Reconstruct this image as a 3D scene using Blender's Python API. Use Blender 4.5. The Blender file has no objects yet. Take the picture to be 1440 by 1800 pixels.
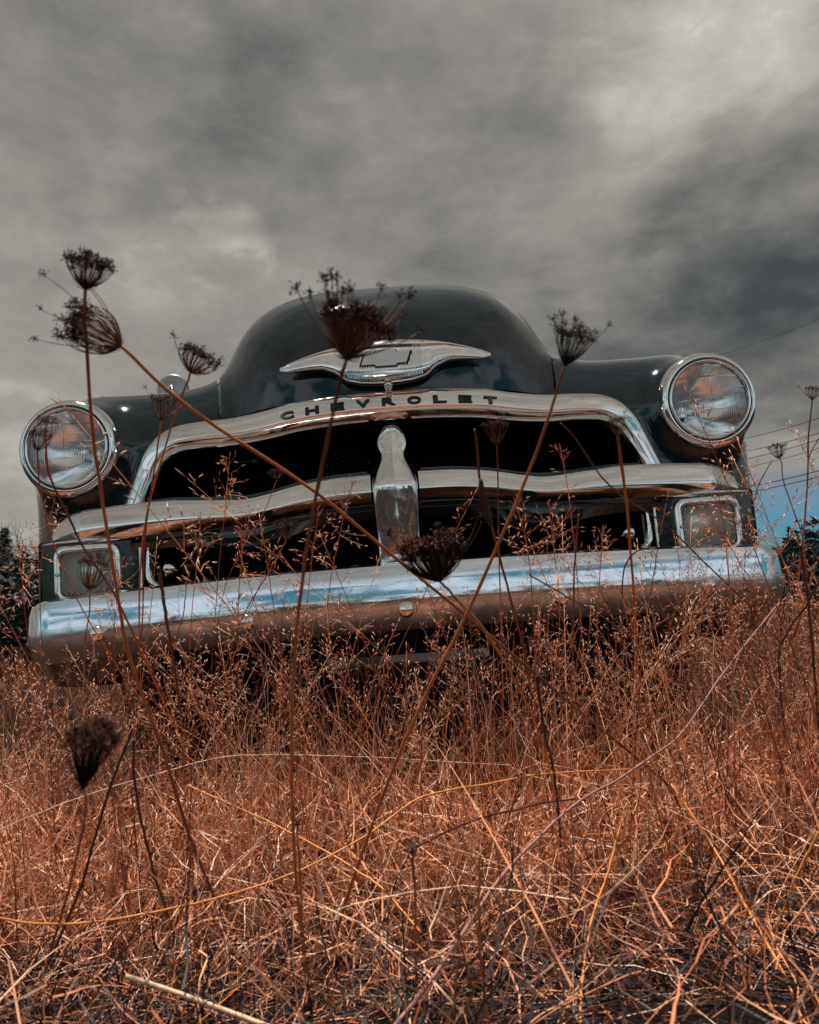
import bpy, bmesh, math, random
import numpy as np
from mathutils import Vector, Matrix
S = bpy.context.scene
C = S.collection
rng = np.random.default_rng(7)
random.seed(7)
PI = math.pi

# ------------------------------------------------------------------ camera
F = 1440.0; CX, CY = 720.0, 900.0
CAM = np.array([0.0, -1.86, 0.47])
def basis(vx, vy, roll):
    Y = np.array([vx-CX, -(vy-CY), F]); Y /= np.linalg.norm(Y)
    X = np.array([math.cos(roll), math.sin(roll), 0.0]); X -= Y*X.dot(Y); X /= np.linalg.norm(X)
    Z = np.cross(Y, X)
    if Z[1] < 0: Z = -Z
    return np.stack([X, Y, Z], 1)
M = basis(710, 1055, math.radians(4.5))
R_, U_, W_ = M[0], M[1], M[2]
cam_d = bpy.data.cameras.new('camera')
cam = bpy.data.objects.new('camera', cam_d); C.objects.link(cam); S.camera = cam
cam_d.sensor_fit = 'HORIZONTAL'; cam_d.sensor_width = 36; cam_d.lens = 36
cam_d.clip_start = 0.02; cam_d.clip_end = 5000
cam_d.dof.use_dof = True; cam_d.dof.focus_distance = 1.65; cam_d.dof.aperture_fstop = 18
mw = Matrix.Identity(4)
for i in range(3):
    mw[i][0] = R_[i]; mw[i][1] = U_[i]; mw[i][2] = -W_[i]; mw[i][3] = CAM[i]
cam.matrix_world = mw
def at(px, py, d):
    """the world point that stands d metres in front of the camera at that place of the photograph"""
    return CAM + d*((px-CX)/F*R_ - (py-CY)/F*U_ + W_)
def dirof(px, py):
    v = at(px, py, 1.0)-CAM
    return v/np.linalg.norm(v)

# ------------------------------------------------------------------ sky, sun, exposure
S.view_settings.view_transform = 'Standard'; S.view_settings.look = 'None'
S.view_settings.exposure = 0.55; S.view_settings.gamma = 1.0
SUN_AZ, SUN_EL = math.radians(-22), math.radians(75)      # azimuth clockwise from +Y
sd = np.array([math.sin(SUN_AZ)*math.cos(SUN_EL), math.cos(SUN_AZ)*math.cos(SUN_EL), math.sin(SUN_EL)])
sun_d = bpy.data.lights.new('sun', 'SUN'); sun_d.energy = 5.0; sun_d.angle = math.radians(1.0); sun_d.color = (1.0, 0.93, 0.84)
sun = bpy.data.objects.new('sun', sun_d); C.objects.link(sun)
sun.rotation_euler = Vector(sd).to_track_quat('Z', 'Y').to_euler()
world = bpy.data.worlds.new('World'); S.world = world; world.use_nodes = True

class NT:
    def __init__(s, tree): s.t = tree; s.n = tree.nodes; s.l = tree.links
    def node(s, typ, **kw):
        n = s.n.new(typ)
        for k, v in kw.items(): setattr(n, k, v)
        return n
    def put(s, sock, v):
        if v is None: return
        if hasattr(v, 'is_linked') or isinstance(v, bpy.types.NodeSocket): s.l.new(v, sock)
        else: sock.default_value = v
    def math(s, op, a, b=None, c=None, clamp=False):
        n = s.node('ShaderNodeMath', operation=op, use_clamp=clamp)
        s.put(n.inputs[0], a); s.put(n.inputs[1], b); s.put(n.inputs[2], c)
        return n.outputs[0]
    def vmath(s, op, a, b=None, scale=None):
        n = s.node('ShaderNodeVectorMath', operation=op)
        s.put(n.inputs[0], a); s.put(n.inputs[1], b)
        if scale is not None: s.put(n.inputs['Scale'], scale)
        return n.outputs['Value'] if op in ('DOT_PRODUCT', 'LENGTH') else n.outputs[0]
    def mix(s, f, a, b, mode='MIX'):
        n = s.node('ShaderNodeMix', data_type='RGBA', blend_type=mode)
        s.put(n.inputs[0], f); s.put(n.inputs[6], a); s.put(n.inputs[7], b)
        return n.outputs[2]
    def rng(s, v, a, b, c=0.0, d=1.0, smooth=True):
        n = s.node('ShaderNodeMapRange', interpolation_type='SMOOTHSTEP' if smooth else 'LINEAR')
        for i, x in enumerate((v, a, b, c, d)): s.put(n.inputs[i], x)
        return n.outputs[0]
    def noise(s, vec, scale, detail=5, rough=.5, dist=0.0):
        n = s.node('ShaderNodeTexNoise'); s.put(n.inputs['Vector'], vec)
        n.inputs['Scale'].default_value = scale; n.inputs['Detail'].default_value = detail
        n.inputs['Roughness'].default_value = rough; n.inputs['Distortion'].default_value = dist
        return n.outputs['Fac']
    def ramp(s, f, stops):
        n = s.node('ShaderNodeValToRGB'); s.put(n.inputs[0], f); e = n.color_ramp.elements
        while len(e) < len(stops): e.new(0.5)
        for el, (p, c) in zip(e, stops): el.position = p; el.color = (*c, 1)
        return n.outputs[0]

def build_world():
    w = NT(world.node_tree); w.n.clear()
    out = w.node('ShaderNodeOutputWorld'); bg = w.node('ShaderNodeBackground')
    sky = w.node('ShaderNodeTexSky', sky_type='NISHITA', sun_disc=False)
    sky.sun_elevation = SUN_EL; sky.sun_rotation = SUN_AZ; sky.air_density = 1.3; sky.dust_density = 0.6; sky.ozone_density = 3.0
    tc = w.node('ShaderNodeTexCoord'); d = tc.outputs['Generated']
    sep = w.node('ShaderNodeSeparateXYZ'); w.l.new(d, sep.inputs[0])
    x, y, z = sep.outputs
    den = w.math('ADD', w.math('MAXIMUM', z, 0.0), 0.22)
    comb = w.node('ShaderNodeCombineXYZ')
    w.put(comb.inputs[0], w.math('DIVIDE', x, den)); w.put(comb.inputs[1], w.math('DIVIDE', y, den)); w.put(comb.inputs[2], 0.37)
    p = comb.outputs[0]
    n1 = w.noise(p, 1.15, 7, .54, .35)
    mp = w.node('ShaderNodeMapping'); mp.inputs['Scale'].default_value = (1.0, 1.0, 1.9); mp.inputs['Location'].default_value = (3.1, 1.7, .4); w.l.new(d, mp.inputs[0])
    n2 = w.noise(mp.outputs[0], 4.6, 10, .60, .15)
    n3 = w.noise(mp.outputs[0], 13.0, 12, .72, .35)
    val = w.math('MULTIPLY_ADD', n1, 0.75, -0.375)
    val = w.math('ADD', val, w.math('MULTIPLY_ADD', n2, 0.62, -0.31))
    val = w.math('ADD', val, w.math('MULTIPLY_ADD', n3, 0.36, -0.18))
    wn = w.node('ShaderNodeTexNoise'); w.l.new(p, wn.inputs['Vector']); wn.inputs['Scale'].default_value = 4.2; wn.inputs['Detail'].default_value = 6
    wd = w.vmath('NORMALIZE', w.vmath('ADD', d, w.vmath('SCALE', w.vmath('SUBTRACT', wn.outputs['Color'], (.5, .5, .5)), scale=.28)))
    def blob(px, py, wpx, amp):
        """a brighter or darker bank of cloud in that direction"""
        dv = dirof(px, py); ca = math.cos(wpx/F)
        dot = w.vmath('DOT_PRODUCT', wd, tuple(dv))
        return w.math('MULTIPLY', w.rng(dot, ca, 1.0), amp)
    for b in ((1250, 200, 330, .20), (1400, 40, 260, .04), (385, 395, 60, .13), (310, 345, 150, .09), (1430, 470, 300, -.28), (1240, 560, 260, -.14), (900, 480, 160, .05),
              (430, 245, 190, -.12), (820, 330, 260, -.08), (60, 230, 260, -.06), (640, 130, 300, -.05), (60, 860, 520, .20), (560, 420, 220, .08),
              (330, 560, 240, .06), (1340, 660, 130, .06)):
        val = w.math('ADD', val, blob(*b))
    front = w.rng(y, -0.35, 0.25)                                # 1 ahead of the camera
    val = w.math('ADD', val, w.math('MULTIPLY', w.math('SUBTRACT', 1.0, front), .14))
    grey = w.ramp(w.math('MULTIPLY_ADD', val, 1.0, 0.42), [(0.0, (.055, .066, .070)), (.22, (.13, .132, .128)), (.42, (.225, .215, .197)), (.62, (.325, .310, .285)), (.80, (.50, .475, .44)), (1.0, (.92, .90, .86))])
    # clear air low to the right of the truck and in a broad belt behind the camera
    tint = w.mix(1.0, w.vmath('SCALE', sky.outputs[0], scale=0.085), (0.18, 0.52, 0.86, 1), 'MULTIPLY')
    tint_b = w.mix(1.0, w.vmath('SCALE', sky.outputs[0], scale=0.085), (0.44, 0.78, 0.64, 1), 'MULTIPLY')
    tint = w.mix(w.rng(y, -.2, .2), tint_b, tint)
    right = w.rng(x, 0.12, 0.42)
    low = w.math('SUBTRACT', 1.0, w.rng(w.math('ADD', z, w.math('MULTIPLY_ADD', n2, .09, -.045)), 0.035, 0.125))
    gap_f = w.math('MULTIPLY', w.math('MULTIPLY', right, low), front)
    streak = w.node('ShaderNodeMapping'); streak.inputs['Scale'].default_value = (1.0, 1.0, 3.4)
    w.l.new(d, streak.inputs[0])
    ns = w.noise(streak.outputs[0], 2.6, 8, .6, .4)
    belt = w.math('SUBTRACT', 1.0, w.rng(z, 0.34, 0.60))
    gap_b = w.math('MULTIPLY', w.math('MULTIPLY', w.math('SUBTRACT', 1.0, front), belt), w.math('SUBTRACT', 1.0, w.rng(ns, .42, .56)))
    gap = w.math('MAXIMUM', gap_f, gap_b)
    back_cloud = w.mix(w.math('MULTIPLY', w.math('SUBTRACT', 1.0, front), belt), grey, (.62, .68, .74, 1))
    col = w.mix(gap, back_cloud, tint)
    w.l.new(col, bg.inputs[0]); bg.inputs[1].default_value = 0.75
    w.l.new(bg.outputs[0], out.inputs[0])
build_world()
world.cycles.sampling_method = 'MANUAL'; world.cycles.sample_map_resolution = 512

# ------------------------------------------------------------------ materials
def mat(name, base=(.5, .5, .5), rough=.5, metal=0.0, spec=.5, coat=0.0, **kw):
    m = bpy.data.materials.new(name); m.use_nodes = True
    t = NT(m.node_tree); b = t.n['Principled BSDF']
    b.inputs['Base Color'].default_value = (*base, 1); b.inputs['Roughness'].default_value = rough
    b.inputs['Metallic'].default_value = metal; b.inputs['Specular IOR Level'].default_value = spec
    b.inputs['Coat Weight'].default_value = coat
    return m, t, b
def bump(t, b, h, strength, dist):
    n = t.node('ShaderNodeBump'); t.put(n.inputs['Height'], h); n.inputs['Strength'].default_value = strength; n.inputs['Distance'].default_value = dist
    t.l.new(n.outputs[0], b.inputs['Normal'])
def objco(t): return t.node('ShaderNodeTexCoord').outputs['Object']

def m_paint():
    m, t, b = mat('paint', rough=.1, coat=.4, spec=.45)
    b.inputs['Coat Roughness'].default_value = .025; b.inputs['Coat IOR'].default_value = 1.5
    co = objco(t); n = t.noise(co, 7, 6, .6); n2 = t.noise(co, 160, 3, .6)
    t.l.new(t.mix(t.rng(n, .4, .7), (.0016, .0075, .0115, 1), (.003, .0105, .0155, 1)), b.inputs['Base Color'])
    t.put(b.inputs['Roughness'], t.math('MULTIPLY_ADD', n, .13, .01))
    bump(t, b, t.math('ADD', t.math('MULTIPLY', t.noise(co, 3.2, 3, .5), 1.0), t.math('MULTIPLY', n2, .006)), .35, .012)
    return m
def m_chrome(name='chrome', base=(.80, .78, .75), wav=1.0):
    m, t, b = mat(name, base=base, rough=.08, metal=1.0)
    co = objco(t); n = t.noise(co, 40, 6, .65); s = t.noise(co, 240, 3, .7)
    t.put(b.inputs['Roughness'], t.math('MULTIPLY_ADD', t.rng(n, .45, .75), .16, .05))
    t.l.new(t.mix(t.rng(s, .60, .72), (*base, 1), (.34, .29, .25, 1)), b.inputs['Base Color'])
    bump(t, b, t.noise(co, 7, 2, .5), .14*wav, .006)
    return m
def m_plain(name, c, rough=.6, metal=0., coat=0., sc=30, var=.35):
    m, t, b = mat(name, c, rough, metal, coat=coat)
    co = objco(t); n = t.noise(co, sc, 5, .6)
    t.l.new(t.mix(n, tuple(x*(1-var) for x in c)+(1,), tuple(min(1, x*(1+var)) for x in c)+(1,)), b.inputs['Base Color'])
    bump(t, b, n, .2, .003)
    return m
def m_tint(name, stops, rough=.6, transl=.10, spec=.3):
    """dry plant matter; every blade or stalk carries its own number in the attribute 'tint'"""
    m, t, b = mat(name, rough=rough, spec=spec)
    a = t.node('ShaderNodeAttribute', attribute_name='tint')
    col = t.ramp(a.outputs['Fac'], stops)
    n = t.noise(objco(t), 90, 4, .6)
    col = t.mix(t.rng(n, .3, .75, .0, .45), col, t.mix(1.0, col, (.42, .36, .32, 1), 'MULTIPLY'))
    t.l.new(col, b.inputs['Base Color'])
    if transl:
        tr = t.node('ShaderNodeBsdfTranslucent'); t.l.new(col, tr.inputs[0])
        mx = t.node('ShaderNodeMixShader'); mx.inputs[0].default_value = transl
        t.l.new(b.outputs[0], mx.inputs[1]); t.l.new(tr.outputs[0], mx.inputs[2])
        t.l.new(mx.outputs[0], t.n['Material Output'].inputs[0])
    return m
def m_lens(name, axis_scale, ribs=True, base=(1, 1, 1)):
    m, t, b = mat(name, base, .03); b.inputs['Transmission Weight'].default_value = .94; b.inputs['IOR'].default_value = 1.30
    co = objco(t)
    if ribs:
        w = t.node('ShaderNodeTexWave', wave_type='BANDS', bands_direction='X', wave_profile='SIN'); t.l.new(co, w.inputs[0])
        w.inputs['Scale'].default_value = axis_scale; w.inputs['Distortion'].default_value = 0
        w2 = t.node('ShaderNodeTexWave', wave_type='BANDS', bands_direction='Z', wave_profile='SAW'); t.l.new(co, w2.inputs[0])
        w2.inputs['Scale'].default_value = 9.0
        h = t.math('ADD', w.outputs['Fac'], t.math('MULTIPLY', w2.outputs['Fac'], 1.2))
        bump(t, b, h, 1.0, .005)
    else:
        v = t.node('ShaderNodeTexVoronoi'); t.l.new(co, v.inputs[0]); v.inputs['Scale'].default_value = 150
        bump(t, b, v.outputs['Distance'], .5, .002)
    return m
PAINT = m_paint(); CHROME = m_chrome()
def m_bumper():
    """chrome with a dark ground reflection painted into its lower part"""
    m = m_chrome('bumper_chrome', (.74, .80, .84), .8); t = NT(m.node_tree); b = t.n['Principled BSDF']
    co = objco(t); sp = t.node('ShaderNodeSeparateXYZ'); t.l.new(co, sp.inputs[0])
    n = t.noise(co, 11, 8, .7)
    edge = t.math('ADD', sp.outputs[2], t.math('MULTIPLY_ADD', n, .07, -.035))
    k = t.math('MULTIPLY', t.rng(edge, .475, .425), .88)  # mask of the painted dark reflection, ragged along its upper border
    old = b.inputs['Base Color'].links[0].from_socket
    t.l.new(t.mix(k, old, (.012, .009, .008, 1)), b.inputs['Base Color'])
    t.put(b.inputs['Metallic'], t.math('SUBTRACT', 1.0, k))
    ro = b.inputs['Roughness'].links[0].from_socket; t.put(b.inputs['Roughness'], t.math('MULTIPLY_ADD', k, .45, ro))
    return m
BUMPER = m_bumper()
EMBLEM = m_plain('emblem_enamel', (.74, .74, .72), .3, .15, sc=60, var=.12)
ALU = m_chrome('reflector_silver', (.86, .86, .84), .5)
LAMPREF, _t, _b = mat('lamp_reflector_satin', (.90, .90, .88), .35, .6)
REFL, _t, _b = mat('reflector_bowl', (.95, .95, .95), .10, 1.0)
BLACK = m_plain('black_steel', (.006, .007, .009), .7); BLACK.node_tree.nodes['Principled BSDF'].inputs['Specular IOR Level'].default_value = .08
RUBBER = m_plain('rubber', (.012, .012, .013), .75)
LETTER = m_plain('letter_paint', (.008, .020, .026), .6)
RUST = m_plain('rusty_steel', (.012, .009, .008), .9)
LENS, _t, _b = mat('headlight_glass', (1, 1, 1), .01); _b.inputs['Transmission Weight'].default_value = .97; _b.inputs['IOR'].default_value = 1.60; _b.inputs['Base Color'].default_value = (1, 1, 1, 1); PLENS = m_lens('parking_lamp_glass', 1, False, (1, 1, .98))
AMBER, _t, _b = mat('amber_bulb', (.75, .22, .05), .3)
GLASS, _t, _b = mat('window_glass', (.012, .016, .02), .03, coat=1.0)
MIRROR_BACK = m_plain('mirror_steel', (.36, .36, .35), .35, .8)
WOOD = m_plain('pole_wood', (.06, .045, .035), .85, sc=12)
WIRE = m_plain('wire_rubber', (.035, .035, .04), .6)
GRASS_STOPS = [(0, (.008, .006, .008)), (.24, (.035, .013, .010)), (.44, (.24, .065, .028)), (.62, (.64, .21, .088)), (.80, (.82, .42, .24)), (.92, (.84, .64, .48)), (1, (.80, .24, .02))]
GRASS = m_tint('dry_grass_blade', GRASS_STOPS)
STEM = m_tint('dry_stem', [(0, (.030, .014, .012)), (.3, (.16, .048, .022)), (.6, (.52, .165, .05)), (1, (.78, .28, .06))], .55, 0, .4)
SEED = m_tint('seed_brown', [(0, (.010, .007, .008)), (.4, (.040, .016, .012)), (.75, (.17, .055, .035)), (1, (.38, .16, .11))], .7, .1, .2)
FOREST = m_tint('conifer_needle', [(0, (.006, .012, .014)), (.6, (.016, .030, .032)), (1, (.035, .055, .055))], .7, .1, .2)
BARK = m_plain('bark', (.045, .035, .03), .9)
REDLEAF = m_plain('red_bramble_leaf', (.085, .006, .012), .85, sc=120, var=.7)
PINKLEAF = m_plain('faded_pink_leaf', (.30, .13, .11), .8, sc=150, var=.5)
ORANGELEAF = m_plain('orange_leaf', (.38, .09, .015), .85, sc=120, var=.6)
ROCK = m_plain('pale_stone', (.42, .42, .38), .85, sc=18, var=.7)
def m_ground():
    m, t, b = mat('ground_litter', rough=.95, spec=.1)
    co = objco(t); n = t.noise(co, 1.3, 6, .6); n2 = t.noise(co, 45, 8, .7)
    c = t.ramp(t.math('ADD', t.math('MULTIPLY', n, .4), t.math('MULTIPLY', n2, .6)), [(.3, (.004, .004, .006)), (.52, (.010, .008, .009)), (.66, (.03, .015, .011)), (.85, (.10, .045, .025))])
    t.l.new(c, b.inputs['Base Color']); bump(t, b, n2, .8, .02)
    return m
GROUND = m_ground()

# ------------------------------------------------------------------ object helpers
ORG = {}
def tag(o, label=None, cat=None, group=None, kind=None):
    if label: o['label'] = label
    if cat: o['category'] = cat
    if group: o['group'] = group
    if kind: o['kind'] = kind
    return o
def thing(name, loc, label, cat, group=None):
    o = bpy.data.objects.new(name, None); C.objects.link(o); o.location = loc; o.empty_display_size = .05
    ORG[o.name] = np.array(loc, float)
    return tag(o, label, cat, group)
def obj(name, geo, m, parent=None, smooth=True, tint=None, sharp=None):
    """geo = (verts, faces) in world coordinates, linked as ONE mesh under its thing"""
    V, Fc = geo; V = np.asarray(V, float).reshape(-1, 3)
    org = ORG.get(parent.name, np.zeros(3)) if parent else np.zeros(3)
    me = bpy.data.meshes.new(name)
    if isinstance(Fc, np.ndarray):
        nf, k = Fc.shape
        me.vertices.add(len(V)); me.vertices.foreach_set('co', (V-org).astype(np.float32).ravel())
        me.loops.add(nf*k); me.loops.foreach_set('vertex_index', Fc.astype(np.int32).ravel())
        me.polygons.add(nf); me.polygons.foreach_set('loop_start', np.arange(0, nf*k, k, dtype=np.int32))
        me.update(calc_edges=True)
    else:
        me.from_pydata((V-org).tolist(), [], [list(map(int, f)) for f in Fc])
    if smooth:
        me.polygons.foreach_set('use_smooth', [True]*len(me.polygons))
        if sharp: me.set_sharp_from_angle(angle=math.radians(sharp))
    if tint is not None:
        a = me.attributes.new('tint', 'FLOAT', 'POINT'); a.data.foreach_set('value', np.asarray(tint, np.float32))
    me.materials.append(m); me.update()
    o = bpy.data.objects.new(name, me); C.objects.link(o)
    if parent: o.parent = parent; ORG[o.name] = org
    return o
def merge(geos):
    V = []; Fc = []; n = 0
    for v, f in geos:
        v = np.asarray(v, float).reshape(-1, 3); V.append(v); Fc += [tuple(int(i)+n for i in q) for q in f]; n += len(v)
    return np.concatenate(V), Fc
def loft(rings, closed=True, caps=True):
    n = len(rings[0]); V = np.concatenate([np.asarray(r, float) for r in rings]); Fc = []
    m = n if closed else n-1
    for i in range(len(rings)-1):
        for j in range(m):
            a = i*n+j; b = i*n+(j+1) % n
            Fc.append((a, b, b+n, a+n))
    if caps and closed:
        Fc.append(tuple(range(n))[::-1]); Fc.append(tuple(range((len(rings)-1)*n, len(rings)*n)))
    return V, Fc
def cr(P, n):
    """Catmull-Rom through the points"""
    P = np.asarray(P, float); P = np.vstack([2*P[0]-P[1], P, 2*P[-1]-P[-2]])
    out = []
    k = len(P)-3
    for s in np.linspace(0, k-1e-6, n):
        i = int(s); t = s-i; a, b, c, d = P[i:i+4]
        out.append(.5*((2*b)+(c-a)*t+(2*a-5*b+4*c-d)*t*t+(3*b-a-3*c+d)*t**3))
    return np.array(out)
def tube(P, r, n=6, caps=True):
    P = np.asarray(P, float); k = len(P); r = np.full(k, r) if np.isscalar(r) else np.asarray(r)
    T = np.gradient(P, axis=0); T /= np.linalg.norm(T, axis=1)[:, None]+1e-12
    u = np.cross(T[0], [0, 0, 1.0]); 
    if np.linalg.norm(u) < 1e-3: u = np.array([1., 0, 0])
    rings = []
    for i in range(k):
        u = u-T[i]*u.dot(T[i]); u /= np.linalg.norm(u)+1e-12; v = np.cross(T[i], u)
        rings.append([P[i]+r[i]*(math.cos(a)*u+math.sin(a)*v) for a in np.linspace(0, 2*PI, n, endpoint=False)])
    return loft(rings, True, caps)
def lathe(prof, c, n=64, axis='y', sx=1.0, sz=1.0):
    """profile of (radius, offset) turned about the axis through c"""
    rings = []
    for r, h in prof:
        ring = []
        for a in np.linspace(0, 2*PI, n, endpoint=False):
            p = np.array([r*math.cos(a)*sx, h, r*math.sin(a)*sz]) if axis == 'y' else np.array([h, r*math.cos(a), r*math.sin(a)])
            ring.append(np.array(c)+p)
        rings.append(ring)
    return loft(rings, True, False)
def box(x0, x1, y0, y1, z0, z1):
    V = [(x, y, z) for x in (x0, x1) for y in (y0, y1) for z in (z0, z1)]
    return np.array(V), [(0, 1, 3, 2), (4, 6, 7, 5), (0, 4, 5, 1), (2, 3, 7, 6), (0, 2, 6, 4), (1, 5, 7, 3)]
def rrect(w, h, r, n=6):
    pts = []
    for cx, cz, a0 in ((w/2-r, h/2-r, 0), (-w/2+r, h/2-r, 90), (-w/2+r, -h/2+r, 180), (w/2-r, -h/2+r, 270)):
        for k in range(n+1):
            a = math.radians(a0+90*k/n); pts.append((cx+r*math.cos(a), cz+r*math.sin(a)))
    return np.array(pts)
def mirx(geo):
    V, Fc = geo; V = np.array(V, float); V[:, 0] *= -1
    return V, (Fc[:, ::-1] if isinstance(Fc, np.ndarray) else [tuple(f)[::-1] for f in Fc])

# signed-distance sculpting for the pressed-steel body panels
def surf(f, lo, hi, h):
    ax = [np.arange(lo[i], hi[i]+h, h) for i in range(3)]
    G = np.stack(np.meshgrid(*ax, indexing='ij'), -1)
    D = f(G.reshape(-1, 3)).reshape(G.shape[:3]); s = D < 0
    nx, ny, nz = D.shape
    cnt = np.zeros((nx-1, ny-1, nz-1)); acc = np.zeros((nx-1, ny-1, nz-1, 3))
    offs = [(a, b, c) for a in (0, 1) for b in (0, 1) for c in (0, 1)]
    def sl(o): return tuple(slice(o[i], (D.shape[i]-1)+o[i]) for i in range(3))
    for o in offs:
        for k in range(3):
            if o[k] == 0:
                q = list(o); q[k] = 1; q = tuple(q)
                a, b = D[sl(o)], D[sl(q)]; m = (a < 0) != (b < 0)
                t = np.where(m, a/(np.where(m, a-b, 1)), 0)
                p = np.zeros(a.shape+(3,)); p[...] = o; p[..., k] = t
                acc += p*m[..., None]; cnt += m
    idx = -np.ones(cnt.shape, int); act = cnt > 0; idx[act] = np.arange(act.sum())
    I = np.argwhere(act); V = np.array(lo)+(I+acc[act]/cnt[act][:, None])*h
    quads = []
    for k in range(3):
        a = [slice(1, -1)]*3; a[k] = slice(0, -1); b = [slice(1, -1)]*3; b[k] = slice(1, None)
        A, B = s[tuple(a)], s[tuple(b)]
        E = np.argwhere(A != B); fl = A[A != B]
        E1 = E.copy()
        for j in range(3):
            if j != k: E1[:, j] += 1
        u, v = (k+1) % 3, (k+2) % 3
        def g(du, dv):
            q = E1.copy(); q[:, u] -= du; q[:, v] -= dv
            q = np.minimum(q, np.array(idx.shape)-1)
            return idx[q[:, 0], q[:, 1], q[:, 2]]
        Q = np.stack([g(1, 1), g(0, 1), g(0, 0), g(1, 0)], 1)
        Q[~fl] = Q[~fl][:, ::-1]
        quads.append(Q)
    Q = np.concatenate(quads); Q = Q[(Q >= 0).all(1)]
    e = 1e-4
    for it in range(4):
        d = f(V); g = np.stack([(f(V+e*np.eye(3)[i])-f(V-e*np.eye(3)[i]))/(2*e) for i in range(3)], 1)
        V = V-np.clip(d/(np.maximum((g*g).sum(1), .05)), -h*.6, h*.6)[:, None]*g
    return V, Q
def cut(geo, planes):
    """clean straight cuts; keeps the side the normal points away from"""
    V, Q = geo; bm_ = bmesh.new(); vs = [bm_.verts.new(v) for v in V]
    for q in Q:
        q = list(dict.fromkeys(map(int, q)))
        if len(q) > 2:
            try: bm_.faces.new([vs[i] for i in q])
            except ValueError: pass
    for co, no in planes:
        bmesh.ops.bisect_plane(bm_, geom=bm_.verts[:]+bm_.edges[:]+bm_.faces[:], dist=1e-6, plane_co=co, plane_no=no, clear_outer=True)
    bm_.verts.index_update(); V = np.array([v.co[:] for v in bm_.verts]); Fc = [tuple(v.index for v in f.verts) for f in bm_.faces]; bm_.free()
    return V, Fc
def smin(a, b, k):
    h = np.maximum(k-np.abs(a-b), 0)/k
    return np.minimum(a, b)-h*h*h*k/6
def smax(a, b, k): return -smin(-a, -b, k)
def rbox(p, c, hx, r):
    q = np.abs(p-np.array(c))-(np.array(hx)-r)
    return np.linalg.norm(np.maximum(q, 0), axis=1)+np.minimum(q.max(1), 0)-r

# ------------------------------------------------------------------ ground
def gz(x, y):
    x = np.asarray(x, float); y = np.asarray(y, float)
    t = np.clip((-0.75-y)/.55, 0, 1); s = t*t*(3-2*t)
    w = .018*np.sin(x*3.1+1.2)*np.cos(y*2.7)+.010*np.sin(x*7.7+y*5.3)
    far = np.clip((np.hypot(x, y)-4)/6, 0, 1)
    return .13*s*np.clip((y+8)/4, 0.2, 1)+w*(1-far)
def ground():
    a = np.concatenate([-np.geomspace(3000, 4, 24), np.linspace(-3.6, 3.6, 73), np.geomspace(4, 3000, 24)])
    X, Y = np.meshgrid(a, a, indexing='ij'); n = len(a)
    V = np.stack([X, Y, gz(X, Y)], -1).reshape(-1, 3)
    i, j = np.meshgrid(np.arange(n-1), np.arange(n-1), indexing='ij'); q = (i*n+j).ravel()
    Fq = np.stack([q, q+n, q+n+1, q+1], 1)
    tag(obj('ground', (V, Fq), GROUND), 'dark earth and leaf litter beneath the dead grass', None, None, 'structure')
ground()

# ------------------------------------------------------------------ the truck
truck = thing('pickup_truck', (0, .75, 0), 'dark glossy vintage pickup truck with chrome grille and bumper standing behind the dry grass', 'truck')
HL = np.array([.742, 0.0, .876])

def hood_f(p):
    def g(p):
        x = np.abs(p[:, 0])/.485; y = np.abs(p[:, 1]-1.12)/1.20; z = np.maximum(p[:, 2]-.90, 0)/.460
        pl = (x**3.5+y**3.5+1e-9)**(1/3.5)
        return (pl**3.1+z**3.1)**(1/3.1)-1
    e = 1e-3; d = g(p)
    gr = np.stack([(g(p+e*np.eye(3)[i])-d)/e for i in range(3)], 1)
    return d/np.maximum(np.linalg.norm(gr, axis=1), .8)
def fender_f(p):
    q = p.copy(); q[:, 0] = np.abs(q[:, 0])
    body = rbox(q, (.59, .72, .64), (.30, .70, .40), .19)
    # outer skin bulges, top falls away towards the front
    a = np.array([HL[0], .06, HL[2]]); L = .55
    t = np.clip((q[:, 1]-a[1])/L, 0, 1)
    pod = np.sqrt((q[:, 0]-a[0]+.02*t)**2+(q[:, 1]-a[1]-t*L)**2+(q[:, 2]-a[2]-.03*t)**2)-.116
    pod = smax(pod, .012-q[:, 1]+0.0, .01)
    return smin(body, pod, .09)
def body_f(p): return smin(hood_f(p), fender_f(p), .17)
SX0, SL = .386, .21                                        # the seam between hood and fender, seen from above
V, Q = surf(body_f, (-.70, -.20, .84), (.70, 1.15, 1.42), .0125)
hood = obj('hood', cut((V, Q), [((0, 0, .927), (0, 0, -1)), ((0, 1.10, 0), (0, 1, 0)), ((SX0, 0, 0), (1, -SL, 0)), ((-SX0, 0, 0), (-1, -SL, 0))]), PAINT, truck)
def fendpart(p):
    d = body_f(p); x = p[:, 0]; z = p[:, 2]; y = p[:, 1]
    xin = np.where(z > .715, .515+(.90-z)*.52, .56)
    op = np.maximum(np.maximum(x-xin, z-.868), y-.40)
    d = smax(d, -op, .008)
    arch = np.maximum(np.hypot(y-.80, z-.34)-.43, .40-x)
    d = smax(d, -arch, .02)
    cyl = np.maximum(np.hypot(x-HL[0], z-HL[2])-.096, y-.09)
    d = smax(d, -cyl, .004)
    return smax(d, .33-z, .01)
V, Q = surf(fendpart, (.30, -.06, .28), (.95, 1.5, 1.12), .013)
fg = cut((V, Q), [((SX0+.008, 0, 0), (-1, SL, 0))])
obj('front_fender', fg, PAINT, truck, sharp=40)
obj('front_fender', mirx(fg), PAINT, truck, sharp=40)

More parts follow.
